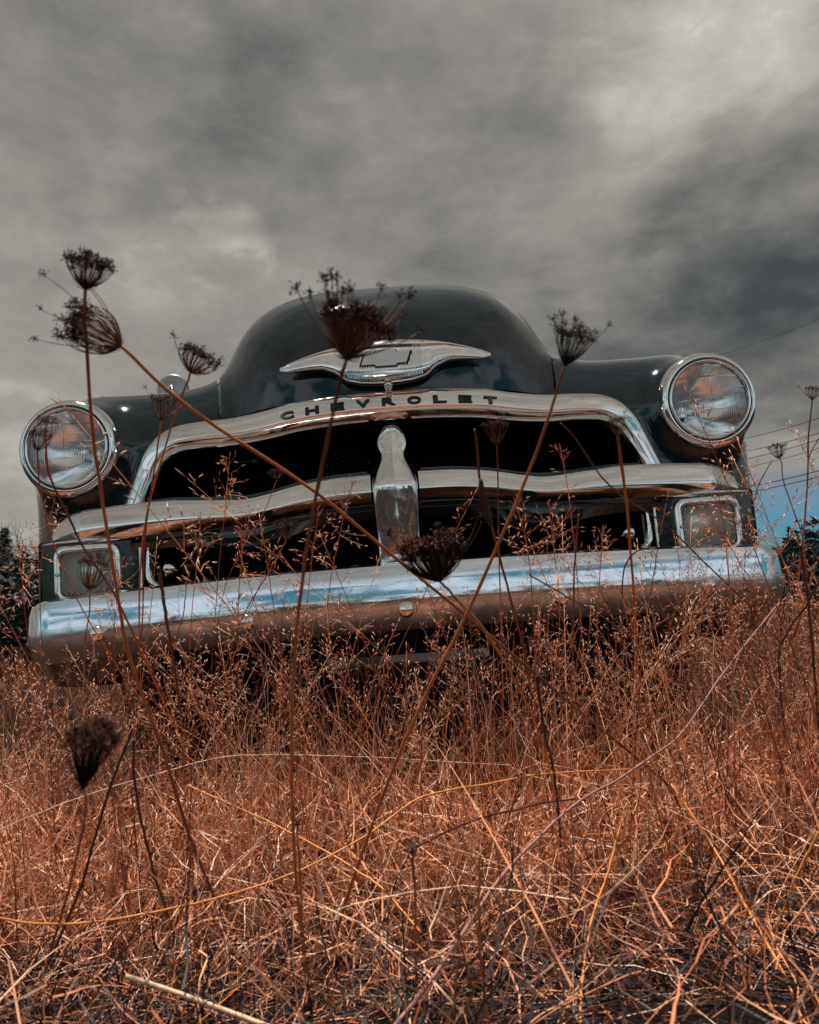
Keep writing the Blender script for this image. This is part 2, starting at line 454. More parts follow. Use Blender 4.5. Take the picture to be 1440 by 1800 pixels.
def seam_strip(p):
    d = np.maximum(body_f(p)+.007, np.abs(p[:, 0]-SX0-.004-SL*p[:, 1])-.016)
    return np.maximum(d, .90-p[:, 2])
V, Q = surf(seam_strip, (.33, -.1, .88), (.66, 1.12, 1.25), .014)
obj('seam_shade_strip', (V, Q), BLACK, truck); obj('seam_shade_strip', mirx((V, Q)), BLACK, truck)  # added black strip under the open seam, gives the gap its shade
# apron under the hood lip that carries the top bar
def apron():
    rings = []
    for x in np.linspace(-.43, .43, 41):
        y = -.080+.32*x*x
        rings.append([(x, y, .905), (x, y+.30, .908), (x, y+.30, .85), (x, y+.012, .862)])
    return loft(rings)
obj('apron', apron(), PAINT, truck, sharp=30)

# a bar of pressed chrome: upper face looks at the sky, lower face at the grass
PROF = [(1.0, -.020), (1.0, 0.0), (.94, .010), (.80, .015), (.5, .020), (.15, .025), (-.15, .0285), (-.27, .029), (-.35, .0275), (-.62, .0195), (-.88, .011), (-.97, .007), (-1.0, .0), (-1.0, -.020)]
def bar(path, width, yof, prof=PROF, depth=1.0, n=90, tilt=None, up0=None):
    P = cr(path, n); Wd = np.interp(np.linspace(0, 1, n), np.linspace(0, 1, len(width)), width) if len(width) != len(path) else cr([(w, 0, 0) for w in width], n)[:, 0]
    T = np.gradient(P[:, :2], axis=0); T /= np.linalg.norm(T, axis=1)[:, None]
    rings = []
    for i in range(n):
        x, z = P[i, 0], P[i, 1]; ax = np.array([-T[i, 1], T[i, 0]])
        if up0: ax = np.array([0, 1.0])
        ring = []
        for a, o in prof:
            s = a*Wd[i]/2
            ring.append((x+ax[0]*s, yof(x)-o*depth, z+ax[1]*s))
        rings.append(ring)
    return rings
ytop = lambda x: -.092+.32*min(abs(x), .56)**2
top_path = [(-.598, .724), (-.582, .762), (-.562, .806), (-.532, .848), (-.487, .871), (-.42, .8745), (-.35, .8725), (-.28, .878), (-.20, .889), (-.10, .8945), (0, .896)]
top_path += [(-x, z) for x, z in top_path[-2::-1]]
wt = [.050, .052, .056, .060, .062, .063, .064, .065, .066, .066, .066]; wt += wt[-2::-1]
rings = bar([(x, z, 0) for x, z in top_path], wt, ytop, n=141)
obj('top_grille_bar', loft(rings), CHROME, truck, sharp=28)
# letters pressed into the bar
def text_mesh(ch, w, h, t):
    cu = bpy.data.curves.new('t', 'FONT'); cu.body = ch; cu.extrude = .05; cu.align_x = 'CENTER'; cu.offset = .036
    o = bpy.data.objects.new('t', cu); C.objects.link(o)
    dg = bpy.context.evaluated_depsgraph_get(); me = o.evaluated_get(dg).to_mesh()
    V = np.array([v.co[:] for v in me.vertices]); Fc = [tuple(p.vertices) for p in me.polygons]
    o.evaluated_get(dg).to_mesh_clear(); bpy.data.objects.remove(o); bpy.data.curves.remove(cu)
    lo, hi = V.min(0), V.max(0); V = (V-(lo+hi)/2)/(hi-lo)
    return V*np.array([w, h, t]), Fc
for i, ch in enumerate('CHEVROLET'):
    x = (i-4)*.0558
    z = np.interp(abs(x), [0, .1, .2, .28], [.896, .8945, .889, .878])+.0040
    slope = -np.interp(abs(x), [0, .1, .2, .28], [0, .03, .10, .15])*np.sign(x)
    V, Fc = text_mesh(ch, .0300, .0190, .0045)
    th = math.atan2(.010, .024); y = ytop(x)-.0268
    # local x along the bar, local y up the tilted face, local z out of it
    up = np.array([0, math.sin(th)*.9, math.cos(th)]); rt = np.array([1, .92*x, slope]); rt /= np.linalg.norm(rt)
    up = up-rt*up.dot(rt); up /= np.linalg.norm(up); nn = np.cross(rt, up)
    V = np.array([x, y, z])+V[:, :1]*rt+V[:, 1:2]*up+V[:, 2:3]*nn
    obj('letter', (V, Fc), LETTER, truck, smooth=False)

ycr = lambda x: -.085+.17*min(abs(x), .78)**2+max(0, abs(x)-.72)*.6
cp = [(.052, .7150), (.13, .7135), (.21, .706), (.28, .694), (.335, .688), (.40, .690), (.50, .694), (.60, .6935), (.70, .690), (.768, .684), (.800, .676)]
wc = [.072, .072, .070, .066, .064, .068, .076, .079, .080, .076, .060]
for sgn in (1, -1):
    rings = bar([(x, z, 0) for x, z in cp], wc, ycr, n=70, up0=True, depth=1.15)
    rings = [[(sgn*a, b, c) for a, b, c in r] for r in rings]
    obj('cross_grille_bar', loft(rings), CHROME, truck, sharp=28)
    # painted rail just under the bar and lip over it
    lr = []
    for x in np.linspace(.05, .60, 30):
        zt = np.interp(x, [c[0] for c in cp], [c[1]-w/2 for c, w in zip(cp, wc)]); h = .028+.022*math.exp(-((x-.32)/.10)**2)
        y = ycr(x)+.006
        lr.append([(sgn*x, y+.03, zt+.004), (sgn*x, y, zt+.002), (sgn*x, y-.008, zt-h*.4), (sgn*x, y+.004, zt-h), (sgn*x, y+.03, zt-h)])
    obj('lower_rail', loft(lr), PAINT, truck, sharp=50)
# upper inner lip inside the mouth above the cross bar
for sgn in (1, -1):
    lr = []
    for x in np.linspace(.06, .57, 24):
        zt = np.interp(x, [c[0] for c in cp], [c[1]+w/2 for c, w in zip(cp, wc)]); y = ycr(x)+.03
        lr.append([(sgn*x, y, zt-.012), (sgn*x, y+.004, zt+.010), (sgn*x, y+.14, zt+.022), (sgn*x, y+.14, zt-.012)])
    obj('mouth_sill', loft(lr), PAINT, truck, sharp=50)

# nose post: a keyhole-shaped chrome casting with a centre crease
def post():
    K = [(.856, .004, -.088), (.852, .014, -.098), (.842, .024, -.104), (.828, .0325, -.110), (.813, .0355, -.116), (.800, .0330, -.121), (.788, .0285, -.126), (.776, .0285, -.132), (.760, .0345, -.140), (.742, .0415, -.150),
         (.722, .0465, -.162), (.712, .0475, -.166), (.700, .0475, -.166), (.66, .0470, -.162), (.61, .0465, -.156), (.545, .046, -.150)]
    A = cr([(a, b, c) for a, b, c in K], 70); rings = []
    for z, w, y in A:
        s = [(-1, .05), (-1, .016), (-.94, .008), (-.75, .003), (-.4, -.001), (-.04, -.0055), (0, -.0062), (.04, -.0055), (.4, -.001), (.75, .003), (.94, .008), (1, .016), (1, .05)]
        k = min(1, w/.03)
        e = math.exp(-((z-.618)/.040)**2)
        rings.append([(u*w, y+v*k+(.009*e*(abs(u)-.5) if abs(u) < .95 else .003*e), z) for u, v in s])
    return loft(rings)
obj('nose_post', post(), CHROME, truck, sharp=60)
pr = []
for z in np.linspace(.54, .83, 12):
    hw = .0555 if z < .765 else .030
    pr.append([(-hw, -.075, z), (hw, -.075, z), (hw, .05, z), (-hw, .05, z)])
obj('post_housing', loft(pr), BLACK, truck, smooth=False)

# added black panel, set well back, stands in for the shade inside the grille mouths
obj('mouth_shade_panel', merge([box(-.60, .60, .30, .33, .43, .90)]), BLACK, truck, smooth=False)
slats = [tube([(-.57, .16, z), (0, .11, z), (.57, .16, z)], .006, 6) for z in (.80, .765)]
obj('inner_grille', merge(slats+[tube([(x, .12, .74), (x, .12, .86)], .005, 6) for x in (-.36, .36)]), BLACK, truck)
g = [tube(cr([(-.40, .06, .853), (-.40, .05, .835), (-.385, .045, .822), (-.33, .04, .822)], 14), .0035, 6), lathe([(.0, -.004), (.009, -.004), (.009, .006)], (-.325, .04, .822), 16)]
obj('hood_latch', merge(g), PAINT, truck)
rr = []
for r in (.055, .042, .03): rr.append(tube([(-.11+r*math.cos(a), .13, .80+r*math.sin(a)*.8) for a in np.linspace(0, 2*PI, 33)], .0018, 5, False))
obj('horn', merge(rr), PAINT, truck)

# headlights
def headlight(sgn):
    c = HL*np.array([sgn, 1, 1])
    prof = [(.112, .10), (.1155, .05), (.1165, .022), (.1145, .006), (.110, -.004), (.1045, -.010), (.0985, -.0125), (.0965, -.009), (.0955, -.004), (.0945, -.010), (.0925, -.014), (.0900, -.0140), (.0880, -.010), (.0870, -.002), (.0868, .02)]
    prof = [(r, h) for r, h in prof][::-1]
    if sgn < 0: pass
    h = obj('headlight', lathe(prof, c, 96), CHROME, truck)
    obj('seal_ring', lathe([(.0990, -.0088), (.0985, -.0125+.0006), (.0957, -.0030), (.0950, -.0085)], c+np.array([0, -.0012, 0]), 96), BLACK, h)
    R0 = .0875
    na, nr = 220, 64; aa = np.linspace(0, 2*PI, na, endpoint=False); rr_ = R0*np.linspace(1, .004, nr)**.8
    A, Rr = np.meshgrid(aa, rr_); X = Rr*np.cos(A); Z = Rr*np.sin(A)
    yf = -.006-.020*(1-(Rr/R0)**2)
    band = np.where(Z > .052, 0, np.where(Z > .010, np.abs(X) < .052, np.where(Z > -.035, 1, np.abs(X) < .060)))
    per = np.where(Z > .010, .0042, np.where(Z > -.035, .0052, .0046))
    yb = yf+.0042+band*.0009*np.abs(np.sin(PI*X/per))+.0012*((Z*38) % 1)
    L0 = [list(zip(X[i], yf[i], Z[i])) for i in range(nr)]; L1 = [list(zip(X[i], yb[i], Z[i])) for i in range(nr)][::-1]
    l = obj('lens', loft(L0+L1, True, False), LENS, h, sharp=60)
    l.location = Vector(c)
    obj('reflector', lathe([(.0875*math.sqrt(t), .062-.062*t+.002) for t in np.linspace(1, .004, 20)], c, 64), REFL, h)
    obj('bulb', merge([lathe([(.008, .030), (.008, .034), (.001, .028)], c, 20), tube([c+np.array([0, .034, 0]), c+np.array([0, .06, 0])], .004, 8)]), ALU, h)
    obj('bezel_screw', lathe([(.006, .004), (.006, 0), (.004, -.003), (.0005, -.004)], c+np.array([0, -.004, -.1085]), 14), CHROME, h)
    return h
headlight(1); headlight(-1)

# parking lamps in their chrome-edged boxes
def lamp(sgn):
    cx, cz = sgn*.700, .585
    def rr(w, h, r, y, dx=0, dz=0): return [(cx+dx+p[0], y, cz+dz+p[1]) for p in rrect(w, h, r)]
    p0 = sgn*.0
    obj('lamp_panel', loft([rr(.235, .150, .012, .14, sgn*-.005, .004), rr(.235, .150, .012, -.012, sgn*-.005, .004), rr(.229, .144, .010, -.016, sgn*-.005, .004), rr(.223, .138, .008, -.010, sgn*-.005, .004), rr(.13, .11, .012, -.010), rr(.13, .11, .012, .018)], True, False), PAINT, truck, sharp=35)
    e = [(sgn*.5815, -.020, .520), (sgn*.5815, -.020, .640), (sgn*.585, -.020, .652), (sgn*.60, -.021, .658), (sgn*.70, -.021, .659), (sgn*.80, -.010, .656), (sgn*.812, -.002, .645), (sgn*.813, 0, .52)]
    obj('panel_trim', tube(cr(e, 60), .0032, 8), CHROME, truck)
    if True:
        b = obj('parking_lamp', loft([rr(.144, .124, .020, .0), rr(.152, .130, .024, -.012), rr(.149, .127, .024, -.025), rr(.128, .106, .018, -.029), rr(.119, .097, .014, -.026), rr(.115, .093, .013, -.010), rr(.113, .091, .012, .012)], True, False), CHROME, truck)
        obj('lamp_reflector', loft([rr(.113, .091, .012, -.006), rr(.08, .064, .010, .010), rr(.01, .01, .003, .014)], True, True), LAMPREF, b)
        l = obj('lens', loft([[(p[0], y, p[1]) for p in rrect(w, h, r)] for w, h, r, y in ((.112, .090, .012, -.012), (.116, .094, .013, -.017), (.112, .090, .012, -.024), (.09, .070, .010, -.0275), (.05, .04, .010, -.0285))], True, True), PLENS, b)
        l.location = Vector((cx, 0, cz))
        obj('bulb', lathe([(.002, -.011), (.010, -.008), (.014, -.001), (.011, .006), (.006, .012)], (cx, .0, cz-.012), 20), AMBER, b)
        for dx in (-.064, .064): obj('screw', lathe([(.0045, .002), (.0045, -.002), (.0005, -.0035)], (cx+dx, -.0285, cz), 10), CHROME, b)
    # rounded bright end of the lower mouth and the little lamp beside it
    e = [(sgn*.565, -.012, .640), (sgn*.567, -.014, .59), (sgn*.563, -.016, .560), (sgn*.550, -.018, .545), (sgn*.53, -.019, .539), (sgn*.50, -.02, .538)]
    obj('mouth_trim', tube(cr(e, 40), [.004+.005*math.sin(PI*min(1, t*1.1))**2 for t in np.linspace(0, 1, 40)], 8), CHROME, truck)
    obj('round_lamp', lathe([(.026, .05), (.026, .012), (.023, .002), (.017, -.008), (.009, -.014), (.001, -.016)], (sgn*.528, .012, .583), 28), CHROME, truck)
lamp(1); lamp(-1)

# hood ornament
def orn():
    X = np.array([0, .03, .06, .09, .115, .14, .165, .19, .215, .234])
    ZT = np.array([1.037, 1.0365, 1.035, 1.0325, 1.030, 1.0265, 1.0215, 1.0155, 1.009, 1.001])
    ZB = np.array([.941, .942, .945, .953, .972, .984, .987, .988, .989, .993])
    rings = []
    for x in np.concatenate([-np.linspace(.2345, 0, 44)[:-1], np.linspace(0, .2345, 44)]):
        a = abs(x); zt = np.interp(a, X, ZT); zb = np.interp(a, X, ZB); h = zt-zb
        y0 = np.interp(a, [0, .1, .18, .222], [-.108, -.104, -.093, -.086]); k = max(.12, 1-(a/.237)**2)
        s = [(0, -.012), (-.012, .0), (-.020, .03), (-.026, .10), (-.0265, .15), (-.018, .20), (-.0185, .30), (-.022, .5), (-.0265, .72), (-.0265, .82), (-.018, .92), (-.008, .98), (.0, 1.0), (.02, 1.0), (.03, .5), (.02, -.005)]
        rings.append([(x, y0+o*k, zt-t*h) for o, t in s])
    return loft(rings)
om = obj('hood_emblem', orn(), CHROME, truck, sharp=32)
def shear(g):
    V, Fc = g; V = np.array(V); V[:, 1] += (V[:, 2]-.992)*.20
    return V, Fc
ribs = []
for x in np.arange(-.082, .0825, .0057):
    zb = .966+.12*max(0, abs(x)-.05); ribs.append(shear(box(x-.0014, x+.0014, -.1325, -.122, zb, 1.013)))
    ribs.append(box(x-.0017, x+.0017, -.1285, -.118, zb-.016, zb-.004))
obj('ribbing', merge(ribs), CHROME, om, smooth=False)
bt = np.array([(-.054, -.0135), (-.024, -.0135), (-.021, -.0185), (.023, -.0185), (.026, -.0135), (.046, -.0135), (.056, .0135), (.026, .0135), (.023, .0185), (-.021, .0185), (-.024, .0135), (-.044, .0135)])
def plate(o, y0, y1, c, k=1.0): return loft([[(c[0]+x*k, y0, c[1]+z*k) for x, z in o], [(c[0]+x*k, y1, c[1]+z*k) for x, z in o]])
obj('emblem_outline', shear(plate(bt, -.122, -.1345, (0, .992), 1.055)), BLACK, om, smooth=False)
obj('bow_tie', shear(plate(bt, -.122, -.1365, (0, .992), .98)), EMBLEM, om, smooth=False)
obj('latch_knob', lathe([(.009, .03), (.010, .0), (.008, -.006), (.001, -.009)], (.002, -.120, .936), 18), CHROME, truck)

# bumper
def bumper():
    rings = []
    for s in np.linspace(-1, 1, 81):
        a = abs(s); x = s*.820+.008; zc = .462-.022*a*a
        y0 = -.275+.13*a**2.2+.10*max(0, (a-.90)/.10)**1.6
        hh = .083*(1-.20*max(0, (a-.86)/.14)**2)
        pr = [(.03, .93), (.012, 1.0), (-.002, .985), (-.018, .92), (-.0250, .72), (-.0285, .50), (-.0315, .28), (-.033, .12), (-.0318, -.02), (-.0245, -.20), (-.015, -.36), (-.005, -.50), (.004, -.58), (.014, -.60), (.03, -.57), (.022, -.53), (.004, -.4), (-.012, 0), (-.006, .5), (.016, .90)]
        rings.append([(x, y0+dy, zc+t*hh) for dy, t in pr])
    return loft(rings)
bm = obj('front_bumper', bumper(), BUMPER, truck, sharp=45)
for x in (-.60, -.30, .003, .30, .60):
    a = abs(x)/.845; y0 = -.275+.13*a**2.2
    obj('bumper_bolt', lathe([(.0155, .006), (.0155, .0), (.0135, -.005), (.009, -.0085), (.0005, -.010)][::-1], (x, y0-.031, .452), 24), CHROME, bm)
for s_ in (-1, 1): obj('bumper_bracket', box(s_*.315-.025, s_*.315+.025, -.24, .4, .42, .48), RUST, truck, smooth=False)
obj('front_axle', merge([tube([(-.74, .80, .355), (-.4, .80, .37), (.4, .80, .37), (.74, .80, .355)], .03, 10), box(-.36, -.29, .2, 4.3, .40, .50), box(.29, .36, .2, 4.3, .40, .50), tube([(-.45, .25, .27), (.45, .25, .27)], .015, 8), box(-.2, .2, .5, 1.1, .36, .5)]), RUST, truck)
obj('under_shade_sheet', box(-.20, .20, .22, .25, .335, .46), BLACK, truck, smooth=False)  # added black sheets, here and below, stand in for the shade under the truck
for s_ in (-1, 1): obj('under_shade_sheet', loft([[(s_*.20, .14, z), (s_*.64, .20, z), (s_*.64, .24, z), (s_*.20, .18, z)] for z in (.20, .30, .44)]), BLACK, truck, smooth=False)
def wheel(x, y):
    s = 1 if x > 0 else -1
    w = obj('wheel', lathe([(.20, -.06), (.33, -.085), (.355, -.06), (.36, 0), (.355, .06), (.33, .085), (.20, .06)], (x, y, .355), 48, 'x'), RUBBER, truck)
    obj('rim', lathe([(.21, s*.04), (.19, s*.05), (.17, s*.02), (.12, s*.03), (.10, s*.06), (.001, s*.075)], (x, y, .355), 32, 'x'), CHROME, w)
for x in (-.72, .72):
    for y in (.80, 3.75): wheel(x, y)

# cab, bed, mirror
def cab_f(p):
    b = rbox(p, (0, 1.95, 1.08), (.80, .76, .61), .30)
    lean = (np.abs(p[:, 0])-.79+(np.maximum(p[:, 2]-1.15, 0))*.60)/1.13
    ws = (-(p[:, 1]-1.17)+(np.maximum(p[:, 2]-1.16, 0))*.42)/1.08
    return smax(smax(b, lean, .08), ws, .10)
V, Q = surf(cab_f, (-.86, 1.1, .45), (.86, 2.75, 1.88), .03)
cabo = obj('cab', (V, Q), PAINT, truck, sharp=50)
def pane(pts, th=.012):
    pts = np.array(pts, float); n = np.cross(pts[1]-pts[0], pts[2]-pts[0]); n /= np.linalg.norm(n)
    return loft([pts-n*th, pts+n*th])
wz = lambda z: 1.17+.42*(z-1.16)
obj('windshield', pane([(-.55, wz(1.24), 1.24), (.55, wz(1.24), 1.24), (.55, wz(1.38), 1.38), (.40, wz(1.58), 1.58), (-.40, wz(1.58), 1.58), (-.55, wz(1.38), 1.38)]), GLASS, cabo, smooth=False)
obj('windshield_seal', tube(cr([(x, wz(z)-.008, z) for x, z in ((0, 1.24), (-.55, 1.24), (-.585, 1.32), (-.56, 1.40), (-.43, 1.58), (0, 1.60), (.43, 1.58), (.56, 1.40), (.585, 1.32), (.55, 1.24), (0, 1.24))], 90), .011, 8), RUBBER, cabo)
sx = lambda z: .793-.60*max(0, z-1.15)
for s in (-1, 1):
    obj('side_window', pane([(s*sx(z), y, z) for y, z in ((1.50, 1.25), (2.2, 1.25), (2.15, 1.5), (1.62, 1.5))]), GLASS, cabo, smooth=False)
    obj('door_handle', tube([(s*.80, 2.15, 1.08), (s*.84, 2.15, 1.08), (s*.84, 2.02, 1.08)], .01, 8), CHROME, cabo)
bed = merge([box(-.62, .62, 2.74, 4.6, .56, .60), box(-.66, -.62, 2.74, 4.6, .56, 1.05), box(.62, .66, 2.74, 4.6, .56, 1.05), box(-.617, .617, 2.74, 2.78, .603, 1.05), box(-.617, .617, 4.56, 4.6, .603, 1.05)])
obj('cargo_bed', bed, PAINT, truck, smooth=False)
def rf(p):
    q = p.copy(); q[:, 0] = np.abs(q[:, 0])
    d = rbox(q, (.76, 3.75, .62), (.13, .60, .36), .12)
    return smax(d, -(np.maximum(np.hypot(y_ := p[:, 1]-3.75, p[:, 2]-.34)-.42, .0*y_)), .02)
V, Q = surf(rf, (.58, 3.1, .24), (.94, 4.42, 1.04), .03)
obj('rear_fender', (V, Q), PAINT, truck, sharp=40); obj('rear_fender', mirx((V, Q)), PAINT, truck, sharp=40)
mc = np.array([-.898, 1.50, 1.420])
mir = obj('door_mirror', lathe([(.066, .02), (.0665, .006), (.064, -.001), (.058, -.003), (.052, -.0015), (.049, -.004), (.036, -.0075), (.033, -.0055), (.030, -.008), (.012, -.011), (.001, -.0115)], mc, 48), MIRROR_BACK, truck)
obj('mirror_glass', lathe([(.064, .018), (.001, .019)], mc, 32), ALU, mir)
obj('mirror_arm', merge([tube(cr([mc+np.array([0, -.012, .006]), mc+np.array([.01, -.03, -.02]), mc+np.array([.03, -.025, -.09]), (-.80, 1.44, 1.27)], 20), .005, 8), lathe([(.009, 0), (.009, -.012), (.001, -.014)], mc+np.array([0, -.008, .004]), 14)]), CHROME, mir)

# ------------------------------------------------------------------ blades and stems (numpy builders)
NB = 6
def blades(root, L, a0, curl, az, wid, tint, tw=None, noise=.15):
    """many tapering grass blades in one mesh; root Nx3"""
    n = len(root); seg = NB-1; t = np.linspace(0, 1, NB)
    P = np.zeros((n, NB, 3)); P[:, 0] = root
    kink = rng.normal(0, noise, (n, NB)); kaz = np.cumsum(rng.normal(0, noise, (n, NB)), 1)
    ang = a0[:, None]+curl[:, None]*t+np.cumsum(kink, 1)*.5; A = az[:, None]+kaz
    st = L[:, None]/seg
    dx = np.sin(ang)*np.cos(A)*st; dy = np.sin(ang)*np.sin(A)*st; dz = np.cos(ang)*st
    P[:, 1:, 0] = root[:, :1]+np.cumsum(dx[:, :-1], 1); P[:, 1:, 1] = root[:, 1:2]+np.cumsum(dy[:, :-1], 1); P[:, 1:, 2] = root[:, 2:3]+np.cumsum(dz[:, :-1], 1)
    g = gz(P[..., 0], P[..., 1])+.004+rng.random((n, 1))*.02; P[..., 2] = np.maximum(P[..., 2], g)
    w = wid[:, None]*np.sqrt(np.clip(1.02-t, 0, 1))[None]*.5
    th = rng.random(n)*PI if tw is None else tw
    side = np.stack([np.cos(th), np.sin(th)*.8, rng.normal(0, .35, n)], 1); side /= np.linalg.norm(side, axis=1)[:, None]
    V = np.stack([P-side[:, None]*w[..., None], P+side[:, None]*w[..., None]], 2).reshape(-1, 3)
    base = (np.arange(n)*NB*2)[:, None]+(np.arange(seg)*2)[None]; base = base.ravel()
    Q = np.stack([base, base+1, base+3, base+2], 1)
    return V, Q, np.repeat(tint, NB*2)
def join(parts):
    V = []; Q = []; T = []; n = 0
    for v, q, t in parts: V.append(v); Q.append(q+n); T.append(t); n += len(v)
    return np.concatenate(V), np.concatenate(Q), np.concatenate(T)
def wedge(n, d0, d1, wide=.45, pw=1.0):
    d = d0+(d1-d0)*rng.random(n)**pw
    x = (rng.random(n)*2-1)*(.56*d+wide); y = CAM[1]+d
    return x, y
def clear_truck(x, y): return ~((np.abs(x) < .80) & (y > -.12) & (y < 4.7))
def U(n, a, b): return a+(b-a)*rng.random(n)

def patch(x, y):
    """clumps of redder and paler grass"""
    return .10*np.sin(x*9+3*np.sin(y*5))+.09*np.sin(y*13+2*np.sin(x*7)+1)+.06*np.sin(x*23+y*17)
def tints(n, x, y, m, s): return np.clip(rng.normal(m, s, n)+patch(x, y), 0, .97)
# the matted layer of fallen blades
parts = []
n = 7000; x, y = wedge(n, .34, 2.1, pw=.75); k = clear_truck(x, y); x, y = x[k], y[k]; n = len(x)
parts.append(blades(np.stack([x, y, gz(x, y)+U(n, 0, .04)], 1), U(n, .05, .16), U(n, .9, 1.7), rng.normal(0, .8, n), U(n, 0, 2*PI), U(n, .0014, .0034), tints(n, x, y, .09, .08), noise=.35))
n = 23000; x, y = wedge(n, .36, 2.1, pw=.80); k = clear_truck(x, y) & (rng.random(n) < np.clip((y+1.86-.15)/.95, .3, 1)); x, y = x[k], y[k]; n = len(x)
az0 = 2.2*np.sin(x*4+1)+1.7*np.sin(y*6)
parts.append(blades(np.stack([x, y, gz(x, y)+U(n, 0, 1)**1.5*.11], 1), U(n, .04, .17), U(n, .7, 1.8), rng.normal(0, .9, n), az0+rng.normal(0, 1.6, n), U(n, .0010, .0024), np.clip(tints(n, x, y, .62, .20)-.48*(rng.random(n) < .12+.40*(y < -.98)), 0, .97), noise=.36))  # more dark tints close to the camera, shade put into the blade colour
n = 17000; x, y = wedge(n, 1.0, 2.0, pw=.8); k = clear_truck(x, y); x, y = x[k], y[k]; n = len(x)
parts.append(blades(np.stack([x, y, gz(x, y)+U(n, .03, .17)], 1), U(n, .04, .16), U(n, .5, 1.9), rng.normal(0, .9, n), U(n, 0, 2*PI), U(n, .0013, .0029), tints(n, x, y, .76, .14), noise=.38))
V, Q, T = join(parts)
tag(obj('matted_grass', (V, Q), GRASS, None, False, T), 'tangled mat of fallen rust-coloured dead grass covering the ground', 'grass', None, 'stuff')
# standing clumps
parts = []
n = 3000; NC = 240; cx, cy = wedge(NC, 1.12, 2.3, pw=.75); ci = rng.integers(0, NC, n); x = cx[ci]+rng.normal(0, .03, n); y = cy[ci]+rng.normal(0, .03, n)
k = clear_truck(x, y) & ((y < -.36) | (np.abs(x) > .92)); x, y, ci = x[k], y[k], ci[k]; n = len(x)
hb = np.clip(.42+.75*(y+1.0), .30, 1.05)*(1+.22*np.sin(x*5+1))+.20*np.clip(x, 0, .8)*(y > -1)
la = rng.uniform(0, 2*PI, NC); lm = np.abs(rng.normal(0, .25, NC))
parts.append(blades(np.stack([x, y, gz(x, y)], 1), U(n, .12, .36)*hb, np.abs(lm[ci]+rng.normal(0, .60, n)), rng.normal(.5, .8, n), la[ci]+rng.normal(0, 1.2, n), U(n, .0011, .0027), tints(n, x, y, .66, .15), noise=.30))
n = 4200; x, y = wedge(n, 1.10, 1.58)
k = clear_truck(x, y) & (y < -.34) & (rng.random(n) < .42+.35*np.clip(x+.2, 0, 1)); x, y = x[k], y[k]; n = len(x)
parts.append(blades(np.stack([x, y, gz(x, y)], 1), U(n, .24, .50)*(1+.14*x), np.abs(rng.normal(0, .36, n)), rng.normal(.5, .8, n), U(n, 0, 2*PI), U(n, .0011, .0022), tints(n, x, y, .64, .16), noise=.30))
V, Q, T = join(parts)
tag(obj('standing_grass', (V, Q), GRASS, None, False, T), 'standing clumps of thin dry orange grass in front of the bumper', 'grass', None, 'stuff')
# the field to the sides and beyond
n = 30000; d = U(n, 0, 1)**1.5*14+1.9; x = (rng.random(n)*2-1)*(.62*d+1.2); y = CAM[1]+d; k = clear_truck(x, y) & ((np.abs(x) > .9) | (y > 4.8)); x, y, d = x[k], y[k], d[k]; n = len(x)
V, Q, T = blades(np.stack([x, y, gz(x, y)], 1), U(n, .12, .42), np.abs(rng.normal(0, .4, n)), rng.normal(.2, .5, n), U(n, 0, 2*PI), U(n, .0012, .002)*(.6+d*.35), np.clip(rng.normal(.45, .2, n), 0, .95))
tag(obj('field_grass', (V, Q), GRASS, None, False, T), 'dry brown field grass stretching away beside the truck', 'grass', None, 'stuff')

# panicle grasses: thin culm, branching airy head with spikelets
def spindle(p, d, L, w):
    d = d/np.linalg.norm(d); u = np.cross(d, [.3, .5, .8]); u /= np.linalg.norm(u); v = np.cross(d, u)
    m = p+d*L*.4; a = [m+u*w, m+v*w, m-u*w, m-v*w]
    return np.array([p]+a+[p+d*L]), [(0, 2, 1), (0, 3, 2), (0, 4, 3), (0, 1, 4), (5, 1, 2), (5, 2, 3), (5, 3, 4), (5, 4, 1)]
class Geo:
    def __init__(s): s.V = []; s.F = []; s.T = []; s.n = 0
    def add(s, g, t):
        v, f = g; v = np.asarray(v, float).reshape(-1, 3)
        s.V.append(v); s.F += [tuple(int(i)+s.n for i in q) for q in f]; s.n += len(v); s.T.append(np.full(len(v), t))
    def get(s): return (np.concatenate(s.V), s.F), np.concatenate(s.T)
def rv(s=1.0): return rng.normal(0, s, 3)
def norm(v): return v/(np.linalg.norm(v)+1e-12)
def panicle_head(G, P, frac, spread, dens, sp=.0085):
    """branchlets and spikelets over the top fraction of the culm P"""
    k = len(P); i0 = int(k*(1-frac)); span = k-1-i0
    for j in range(dens):
        f = (j+.5)/dens; q = i0+f*span; i = int(q); base = P[i]+(P[min(i+1, k-1)]-P[i])*(q-i); ax = norm(P[min(i+1, k-1)]-P[max(i-1, 0)])
        for b in range(rng.integers(1, 3)):
            o = norm(np.cross(ax, rv())); L = spread*(1.05-f)*rng.uniform(.5, 1.15)+.005
            dr = norm(ax*rng.uniform(.5, 1.4)+o)
            e = base+dr*L; m = base+dr*L*.5+rv(.0012)
            G.add(tube([base, m, e], .00028, 3, False), rng.uniform(.35, .8))
            ns = max(2, int(L/.0065))
            for s in range(ns):
                t = (s+.7)/ns; p = base+(e-base)*t; dd = norm(dr+rv(.45))
                p2 = p+dd*rng.uniform(0, .006)
                G.add(spindle(p2, dd, sp*rng.uniform(.7, 1.3), .00068), rng.uniform(.58, .93))
    G.add(spindle(P[-1], norm(P[-1]-P[-2]), sp*1.4, .0007), .8)
